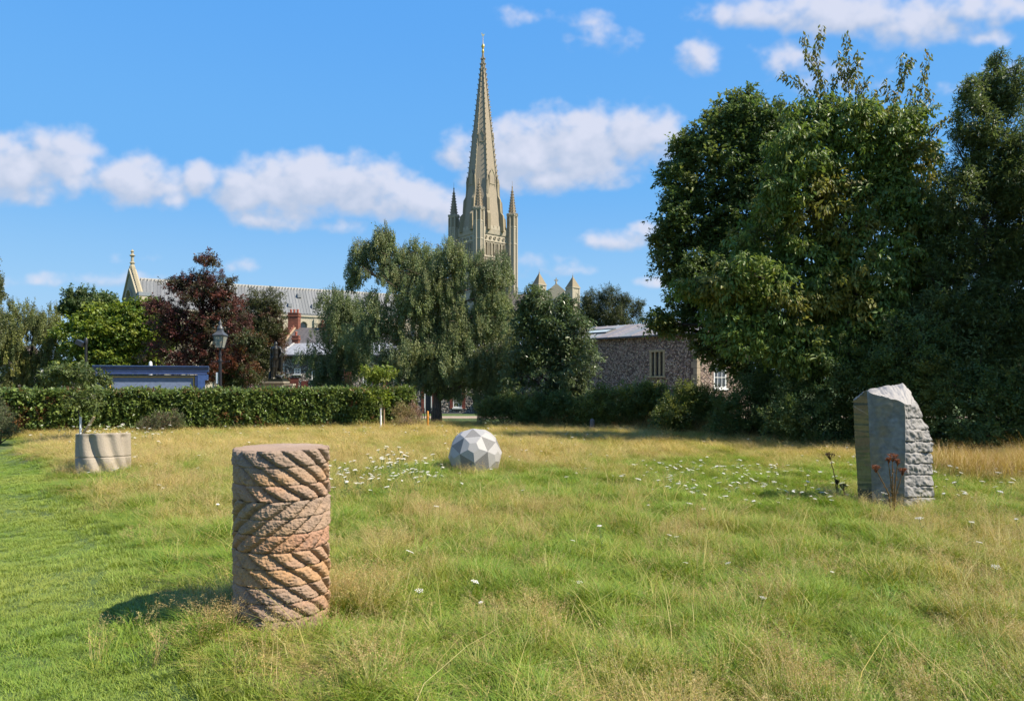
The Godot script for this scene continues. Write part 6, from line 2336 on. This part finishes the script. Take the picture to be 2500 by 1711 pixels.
		lm.prism(PackedVector2Array([Vector2(-1.0, -1.8), Vector2(1.0, -1.8), Vector2(1.0, 2.2), Vector2(0, 3.9), Vector2(-1.0, 2.2)]), lo + d2 * 0.3, e2 * sc, Vector3.UP * sc, d2 * 0.26)
		for s in [-1, 1]:
			lm.bar(lo + e2 * s * 1.08 * sc + Vector3(0, 2.1 * sc, 0) + d2 * 0.58, lo + Vector3(0, 4.1 * sc, 0) + d2 * 0.58, 0.2, 0.2)
			lm.bar(lo + e2 * s * 0.95 * sc + Vector3(0, -1.8 * sc, 0) + d2 * 0.6, lo + e2 * s * 0.95 * sc + Vector3(0, 2.2 * sc, 0) + d2 * 0.6, 0.14, 0.14)
		for s in 5:
			lm.bar(lo + e2 * (s - 2) * 0.38 * sc + Vector3(0, -1.7 * sc, 0) + d2 * 0.57, lo + e2 * (s - 2) * 0.38 * sc + Vector3(0, -0.35 * sc, 0) + d2 * 0.57, 0.07, 0.07)
		lm.bar(lo - e2 * sc + Vector3(0, -0.15 * sc, 0) + d2 * 0.6, lo + e2 * sc + Vector3(0, -0.15 * sc, 0) + d2 * 0.6, 0.16, 0.2)
		var lc := obj("spire_window", lm, M.ashlar, spire)
		for s in [-1, 1]:
			var g := MB.new()
			g.col = Color(0.40, 0.335, 0.25)
			g.prism(arch(0.6 * sc, 2.3 * sc, true), lo + e2 * s * 0.44 * sc + d2 * 0.562, e2, Vector3.UP, d2 * 0.02)
			obj("louvre", g, M.render, lc)
	var fi := MB.new()
	fi.col = Color(0.55, 0.38, 0.09)
	fi.lathe([Vector2(0.2, tip - 1.2), Vector2(0.42, tip - 0.4), Vector2(0.25, tip - 0.1), Vector2(0.26, tip + 0.4), Vector2(0.52, tip + 1.0), Vector2(0.3, tip + 1.5), Vector2(0.08, tip + 1.8), Vector2(0.05, tip + 4.2), Vector2(0.0001, tip + 4.3)], 12, ax * Vector3(1, 0, 1), Basis(), 0.0, false)
	obj("gilded_finial", fi, M.gold, spire)
	var ck := MB.new()
	ck.col = Color(0.82, 0.72, 0.42)
	ck.prism(PackedVector2Array([Vector2(-0.12, 0.0), Vector2(0.14, 0.0), Vector2(0.42, 0.3), Vector2(0.5, 0.75), Vector2(0.28, 0.62), Vector2(0.05, 0.55), Vector2(-0.15, 0.7), Vector2(-0.2, 0.98), Vector2(-0.36, 1.0), Vector2(-0.5, 0.82), Vector2(-0.38, 0.72), Vector2(-0.36, 0.36)]), ax * Vector3(1, 0, 1) + Vector3(0, tip + 3.9, -0.06), Vector3.RIGHT, Vector3.UP, Vector3.BACK * 0.12)
	obj("weathercock", ck, M.gold, spire)
	nave(t, stone)
	transept(t, stone)


func nave(t: Node3D, stone: Color) -> void:
	var p0 := W(340, 682, 155.0)
	var p1 := W(785, 708.5, 174.2)
	var ry := (p0.y + p1.y) / 2
	p0.y = 0
	p1.y = 0
	var e := (p1 - p0).normalized()
	p1 += e * 34.0
	var z := e.cross(Vector3.UP)
	if z.z < 0.0:
		z = -z
	var ln := p0.distance_to(p1)
	var hw := 6.0
	var ey := 18.3
	var rm := MB.new()
	rm.col = Color(0.215, 0.222, 0.232)
	rm.prism(PackedVector2Array([Vector2(hw + 0.3, ey - 0.3), Vector2(hw + 0.3, ey), Vector2(0, ry), Vector2(-hw - 0.3, ey), Vector2(-hw - 0.3, ey - 0.3)]), p0, z, Vector3.UP, e * ln)
	var roof := obj("nave_roof", rm, M.lead, t)
	var B := Basis(e, Vector3.UP, z)
	var n := 104
	for i in n:
		var sm_ := MB.new()
		var k := rr(0.82, 1.12)
		sm_.col = Color(0.215, 0.222, 0.232) * k
		var a := p0 + e * (ln * (i + 0.5) / n)
		var w := ln / n
		var sl := Vector3(0, ey, 0) + z * (hw + 0.33)
		var tp := Vector3(0, ry + 0.03, 0) + z * 0.03
		sm_.quad(a - e * w * 0.5 + sl + Vector3(0, 0.03, 0), a + e * w * 0.5 + sl + Vector3(0, 0.03, 0), a + e * w * 0.5 + tp, a - e * w * 0.5 + tp)
		sm_.bar(a + e * w * 0.5 + sl + Vector3(0, 0.05, 0), a + e * w * 0.5 + tp + Vector3(0, 0.03, 0), 0.12, 0.12)
		obj("lead_sheet", sm_, M.lead, roof)
	var rd := MB.new()
	rd.col = Color(0.60, 0.58, 0.54)
	rd.bar(p0 + Vector3(0, ry + 0.1, 0), p1 + Vector3(0, ry + 0.1, 0), 0.5, 0.35)
	for i in n:
		rd.box(p0 + e * (ln * (i + 0.5) / n) + Vector3(0, ry - 0.1, 0) + z * 0.3, Vector3(0.13, 0.32, 0.12), B)
	obj("ridge_capping", rd, M.render, roof)
	for q in [[705, 750], [727, 729], [763, 747], [455, 734], [790, 735]]:
		# little roof vents
		var best := p0
		for i in 200:
			var a := p0 + e * ln * i / 200.0
			for f in [0.3, 0.5, 0.7]:
				var c: Vector3 = a + z * (hw * f) + Vector3(0, lerpf(ry, ey, f), 0)
				var u := 1250.0 + c.x / -c.z * F
				var bu := 1250.0 + best.x / -best.z * F
				var v := HZ - (c.y - EYE) / -c.z * F
				var bv := HZ - (best.y - EYE) / -best.z * F
				if Vector2(u - q[0], v - q[1]).length() < Vector2(bu - q[0], bv - q[1]).length():
					best = c
		var vm := MB.new()
		vm.col = Color(0.30, 0.31, 0.33)
		vm.prism(PackedVector2Array([Vector2(0.9, -0.4), Vector2(0.9, 0.5), Vector2(-0.6, 0.7), Vector2(-0.6, -0.2)]), best - e * 0.45, z, Vector3.UP, e * 0.9)
		var v := obj("roof_vent", vm, M.lead, roof)
		var vd := MB.new()
		vd.col = Color(0.29, 0.30, 0.32)
		vd.box(best + z * 0.905 + Vector3(0, 0.1, 0), Vector3(0.32, 0.3, 0.01), B)
		obj("louvre", vd, M.render, v)
	# clerestory wall with round headed windows
	var wm := MB.new()
	wm.col = stone * 1.05
	wm.box(p0 + e * ln / 2 + Vector3(0, 6.0, 0) + z * (hw - 0.4), Vector3(ln / 2, 7.2, 0.5), B)
	wm.box(p0 + e * ln / 2 + Vector3(0, ey - 0.5, 0) + z * (hw + 0.2), Vector3(ln / 2, 0.2, 0.16), B)
	wm.box(p0 + e * ln / 2 + Vector3(0, (ey - 0.3 - 1.2) / 2, 0) - z * (hw - 0.4), Vector3(ln / 2, (ey - 0.3 + 1.2) / 2, 0.5), B)
	var wn := obj("nave_wall", wm, M.ashlar, t)
	# where the window seen beside the chimney stands
	var s0 := 0.0
	for i in 2000:
		var c := p0 + e * (i * 0.05) + z * (hw + 0.1)
		if 1250.0 + c.x / -c.z * F < 741.0:
			s0 = i * 0.05
	for i in range(-6, 9):
		var x := s0 + 5.6 * i
		if x < 3.0 or x > ln + 3.0:
			continue
		var c := p0 + e * x + z * (hw + 0.1)
		var am := MB.new()
		am.col = Color(0.20, 0.21, 0.22)
		am.box(c + Vector3(0, 14.9, 0) - z * 0.75, Vector3(0.95, 1.75, 0.02), B)
		obj("window_glass", am, M.gloss, wn)
		var by := MB.new()
		by.col = stone * 1.05
		bay(by, c + Vector3(0, 13.2, 0) - z * 1.0, e, z * 0.999, 5.6, ey - 0.3 - 13.2, 1.6, 3.2, false)
		obj("window_bay", by, M.ashlar, wn)
		var mm := MB.new()
		mm.col = stone * 1.08
		ring_of(arch(1.85, 3.35, false), 0.24, mm, c + Vector3(0, 13.2, 0), e, Vector3.UP, z * 0.3, true)
		mm.box(c + e * 2.8 + Vector3(0, 9, 0) + z * 0.2, Vector3(0.35, 8.2, 0.22), B)
		obj("window_arch", mm, M.ashlar, wn)
	# west gable
	var th := deg_to_rad(42.0)
	var gx := Vector3(sin(th), 0, cos(th))
	var gz := Vector3(-cos(th), 0, sin(th))
	var c := W(322, 0, 155.0)
	c.y = 0
	var ay := 27.0
	var by := 21.0
	var gm := MB.new()
	gm.col = Color(0.38, 0.33, 0.25)
	gm.box(c + Vector3(0, 4.65, 0), Vector3(6.2, 5.85, 0.5), Basis(gx, Vector3.UP, gz))
	var ga := arch(5.0, 12.0, true)
	var gl := PackedVector2Array([Vector2(-6.2, 0), Vector2(-2.5, 0)])
	for i in range(ga.size() - 1, 5, -1):
		gl.append(ga[i])
	gl.append_array(PackedVector2Array([Vector2(0, ay - 10.5), Vector2(-6.2, by - 10.5)]))
	var gr := PackedVector2Array([Vector2(2.5, 0), Vector2(6.2, 0), Vector2(6.2, by - 10.5), Vector2(0, ay - 10.5)])
	for i in range(6, 1, -1):
		gr.append(ga[i])
	gm.prism(gl, c - gz * 0.5 + Vector3(0, 10.5, 0), gx, Vector3.UP, gz)
	gm.prism(gr, c - gz * 0.5 + Vector3(0, 10.5, 0), gx, Vector3.UP, gz)
	var gable := obj("west_gable", gm, M.ashlar, t)
	var cm := MB.new()
	cm.col = Color(0.46, 0.40, 0.29)
	for s in [-1, 1]:
		cm.bar(c + gx * s * 6.4 + Vector3(0, by - 0.1, 0), c + Vector3(0, ay + 0.25, 0), 1.5, 0.5)
		for i in 11:
			var f := (i + 0.5) / 11.0
			cm.box(c + gx * s * lerpf(6.3, 0.5, f) + Vector3(0, lerpf(by, ay, f) + 0.5, 0), Vector3(0.26, 0.26, 0.3), Basis(gx, Vector3.UP, gz))
	obj("coping", cm, M.ashlar, gable)
	var wa := MB.new()
	wa.col = Color(0.36, 0.315, 0.24)
	wa.box(c - gz * 0.3 + Vector3(0, 16.5, 0), Vector3(2.6, 6.3, 0.04), Basis(gx, Vector3.UP, gz))
	for i in 4:
		wa.box(c + gx * (i - 1.5) * 1.25 - gz * 0.2 + Vector3(0, 14.5, 0), Vector3(0.09, 4.2, 0.09), Basis(gx, Vector3.UP, gz))
	obj("west_window", wa, M.render, gable)
	var wr := MB.new()
	wr.col = Color(0.42, 0.37, 0.28)
	ring_of(arch(5.4, 12.3, true), 0.4, wr, c + gz * 0.5 + Vector3(0, 10.5, 0), gx, Vector3.UP, gz * 0.4, true)
	obj("window_arch", wr, M.ashlar, gable)
	var sl := MB.new()
	sl.col = Color(0.38, 0.33, 0.25)
	sl.box(c + gz * 0.505 + Vector3(0, 24.3, 0), Vector3(0.12, 0.8, 0.01), Basis(gx, Vector3.UP, gz))
	obj("slit", sl, M.render, gable)
	var pm := MB.new()
	pm.col = Color(0.44, 0.385, 0.27)
	pm.lathe([Vector2(0.75, ay - 1.0), Vector2(0.62, ay + 0.9), Vector2(0.42, ay + 1.3), Vector2(0.36, ay + 1.5), Vector2(0.6, ay + 1.75), Vector2(0.32, ay + 2.05), Vector2(0.26, ay + 3.1), Vector2(0.62, ay + 3.45), Vector2(0.28, ay + 3.75), Vector2(0.22, ay + 4.1), Vector2(0.4, ay + 4.35), Vector2(0.12, ay + 4.75), Vector2(0.0001, ay + 4.9)], 8, c, Basis(gx, Vector3.UP, gz), PI / 8)
	obj("pinnacle", pm, M.ashlar, gable)
	# stair turret block at the near end of the gable
	var bk := MB.new()
	bk.col = stone
	bk.box(c + gx * 7.0 + Vector3(0, 9.6, 0) - gz * 0.8, Vector3(1.1, 11.0, 1.3), Basis(gx, Vector3.UP, gz))
	obj("corner_block", bk, M.ashlar, gable)
	var bl := MB.new()
	bl.col = Color(0.25, 0.28, 0.32)
	bl.box(c + gx * 7.0 + Vector3(0, 21.0, 0) - gz * 0.8, Vector3(1.2, 0.4, 1.4), Basis(gx, Vector3.UP, gz))
	obj("lead_cap", bl, M.lead, gable)


func transept(t: Node3D, stone: Color) -> void:
	# two square turrets with pyramid caps, and the gable between them
	for q in [[1316.5, 663, 695, 182.0], [1398.5, 672, 702, 180.0]]:
		var d: float = q[3]
		var c := W(q[0], 0, d)
		c.y = 0
		var ay := W(0, q[1], d).y
		var ey := W(0, q[2], d).y
		var tm := MB.new()
		tm.col = stone
		var B := Basis(Vector3(0.78, 0, -0.62), Vector3.UP, Vector3(0.62, 0, 0.78)).orthonormalized()
		tm.box(c + Vector3(0, (ey - 1.0) / 2, 0), Vector3(1.25, (ey + 1.0) / 2, 1.25), B)
		tm.box(c + Vector3(0, ey - 0.1, 0), Vector3(1.45, 0.16, 1.45), B)
		for s in [-1, 1]:
			for r in [-1, 1]:
				tm.box(c + B.x * s * 1.15 + B.z * r * 1.15 + Vector3(0, (ey - 1.2) / 2, 0), Vector3(0.2, (ey + 0.9) / 2, 0.2), B)
		var tn := obj("turret", tm, M.ashlar, t)
		var cp := MB.new()
		cp.col = Color(0.33, 0.27, 0.18)
		cp.lathe([Vector2(1.95, ey), Vector2(0.1, ay - 0.4), Vector2(0.16, ay - 0.3), Vector2(0.05, ay), Vector2(0.0001, ay + 0.8)], 4, c, B, PI / 4)
		obj("pyramid_cap", cp, M.spirestone, tn)
		for i in 3:
			var am := MB.new()
			am.col = stone
			am.prism(arch(0.4, 2.8, false), c + B.z * 1.254 + B.x * (i - 1) * 0.65 + Vector3(0, ey - 3.8, 0), B.x, Vector3.UP, B.z * 0.02)
			obj("arch_opening", am, M.ashlar, tn)
	var g := W(1358, 0, 182.0)
	g.y = 0
	var top := W(0, 692, 182.0).y
	var gm := MB.new()
	gm.col = stone
	gm.prism(PackedVector2Array([Vector2(-4.8, -1.2), Vector2(4.8, -1.2), Vector2(4.8, top - 4.0), Vector2(0, top), Vector2(-4.8, top - 4.0)]), g - Vector3(0, 0, 0.5), Vector3.RIGHT, Vector3.UP, Vector3.BACK)
	gm.lathe([Vector2(0.3, top - 0.3), Vector2(0.2, top + 0.5), Vector2(0.12, top + 1.3)], 8, g, Basis())
	gm.box(g + Vector3(0, top + 0.85, 0), Vector3(0.55, 0.14, 0.12))
	gm.box(g + Vector3(0, top + 0.95, 0), Vector3(0.13, 0.55, 0.11))
	obj("transept_gable", gm, M.ashlar, t)
	# transept roof running back to the tower
	var rm := MB.new()
	rm.col = Color(0.20, 0.17, 0.155)
	var a := W(1372, 0, 184.0)
	var b := W(1215, 0, 193.0)
	a.y = 0
	b.y = 0
	var e := (b - a).normalized()
	var z := e.cross(Vector3.UP)
	rm.prism(PackedVector2Array([Vector2(-4.8, 21.0), Vector2(4.8, 21.0), Vector2(0, 26.2)]), a, z if z.cross(Vector3.UP).dot(e) > 0.0 else -z, Vector3.UP, e * a.distance_to(b))
	obj("transept_roof", rm, M.lead, t)


# ---------------------------------------------------------------- materials and assembly
func brick_tex() -> ImageTexture:
	var im := Image.create_empty(256, 256, false, Image.FORMAT_RGB8)
	im.fill(Color(0.72, 0.68, 0.62))
	for r in 8:
		for c in range(-1, 4):
			var k := rr(0.72, 1.05)
			im.fill_rect(Rect2i(c * 64 + (32 if r % 2 else 0) + 2, r * 32 + 2, 60, 28), Color(0.86 * k, 0.8 * k, 0.78 * k))
			if c == 3 and r % 2:
				im.fill_rect(Rect2i(0, r * 32 + 2, 30, 28), Color(0.86 * k, 0.8 * k, 0.78 * k))
	return ImageTexture.create_from_image(im)

func speckle_tex(size: int, lo: float, sd: int) -> ImageTexture:
	var r := RandomNumberGenerator.new()
	r.seed = sd
	var im := Image.create_empty(size, size, false, Image.FORMAT_RGB8)
	for y in size:
		for x in size:
			var k := lerpf(lo, 1.0, pow(r.randf(), 0.5))
			im.set_pixel(x, y, Color(k * 1.0, k * r.randf_range(0.96, 1.0), k * r.randf_range(0.93, 1.0)))
	return ImageTexture.create_from_image(im)

func materials() -> void:
	M.grain = noise_tex(0.03, Color(0.72, 0.72, 0.72), Color(1, 1, 1))
	M.sand = noise_tex(0.05, Color(0.74, 0.72, 0.70), Color(1.0, 1.0, 1.0), FastNoiseLite.TYPE_SIMPLEX_SMOOTH, 512, 6)
	M.stone = noise_tex(0.02, Color(0.70, 0.72, 0.74), Color(1, 0.99, 0.96), FastNoiseLite.TYPE_SIMPLEX_SMOOTH, 512, 6)
	M.streak = noise_tex(0.02, Color(0.8, 0.8, 0.78), Color(1, 1, 1), FastNoiseLite.TYPE_SIMPLEX_SMOOTH, 512, 5)
	M.speckle = speckle_tex(256, 0.55, 5)
	M.finespeck = speckle_tex(256, 0.74, 9)
	var cell := noise_tex(0.06, Color(0.45, 0.43, 0.42), Color(1, 1, 1), FastNoiseLite.TYPE_CELLULAR, 512, 3)
	var bark := noise_tex(0.02, Color(0.5, 0.48, 0.46), Color(1, 1, 1), FastNoiseLite.TYPE_SIMPLEX_SMOOTH, 512, 6)
	M.bark = mat(Color.WHITE, 0.95, bark, 1.0, bark, 4.0)
	M.bark.uv1_scale = Vector3(2.2, 0.45, 2.2)
	M.leaf = leafmat(Color(0.85, 0.85, 0.7), 0.5)
	M.glossleaf = leafmat(Color(0.7, 0.7, 0.58), 0.33)
	M.iron = mat(Color.WHITE, 0.45)
	M.paint = mat(Color.WHITE, 0.42, M.streak, 0.6)
	M.plastic = mat(Color.WHITE, 0.5)
	M.gloss = mat(Color.WHITE, 0.12)
	M.render = mat(Color.WHITE, 0.9, M.grain, 0.6)
	M.wood = mat(Color.WHITE, 0.85, M.sand, 3.0)
	M.bronze = mat(Color.WHITE, 0.36, M.sand, 1.5)
	M.bronze.metallic = 0.35
	M.flint = mat(Color.WHITE, 0.9, cell, 1.3, cell, 3.0)
	M.flintstone = mat(Color.WHITE, 0.75)
	M.ashlar = mat(Color.WHITE, 0.9, M.stone, 0.35)
	M.spirestone = mat(Color.WHITE, 0.92, M.stone, 0.25, M.grain, 3.0)
	M.lead = mat(Color.WHITE, 0.55, M.stone, 0.3)
	M.slate = mat(Color.WHITE, 0.7, slate_tex(), 1.0)
	M.slate.uv1_scale = Vector3(0.8, 1.0, 0.8)
	M.brick = mat(Color.WHITE, 0.9, brick_tex(), 1.0)
	M.brick.uv1_scale = Vector3(1.0 / 0.9, 1.0 / 0.6, 1.0 / 0.9)
	M.gold = mat(Color.WHITE, 0.35)
	M.gold.metallic = 0.6
	M.lampglass = mat(Color(0.36, 0.37, 0.32), 0.3)
	M.lampglass.vertex_color_use_as_albedo = false
	M.lampglass.transparency = BaseMaterial3D.TRANSPARENCY_ALPHA
	M.lampglass.albedo_color.a = 0.55
	M.pane = mat(Color(0.05, 0.055, 0.06), 0.06)
	M.pane.vertex_color_use_as_albedo = false
	M.pane.transparency = BaseMaterial3D.TRANSPARENCY_ALPHA
	M.pane.albedo_color.a = 0.5

func slate_tex() -> ImageTexture:
	var im := Image.create_empty(256, 256, false, Image.FORMAT_RGB8)
	for r in 8:
		for c in range(-1, 8):
			var k := rr(0.78, 1.0)
			im.fill_rect(Rect2i(c * 32 + (16 if r % 2 else 0), r * 32, 32, 32), Color(k, k, k))
			im.fill_rect(Rect2i(c * 32 + (16 if r % 2 else 0), r * 32, 2, 32), Color(0.5, 0.5, 0.5))
		im.fill_rect(Rect2i(0, r * 32, 256, 3), Color(0.45, 0.45, 0.45))
	return ImageTexture.create_from_image(im)


func _ready() -> void:
	rng.seed = 41
	fn.frequency = 0.01
	fn.fractal_octaves = 3
	fn.seed = 7
	fine.frequency = 0.3
	fine.fractal_octaves = 3
	fine.seed = 19
	lights()
	materials()
	ground()
	cathedral()
	flint_house()
	flint_hall()
	far_houses()
	twisted_column()
	pale_drum()
	faceted_ball()
	standing_stone()
	statue()
	furniture()
	trees()
	meadow()
	flowers()
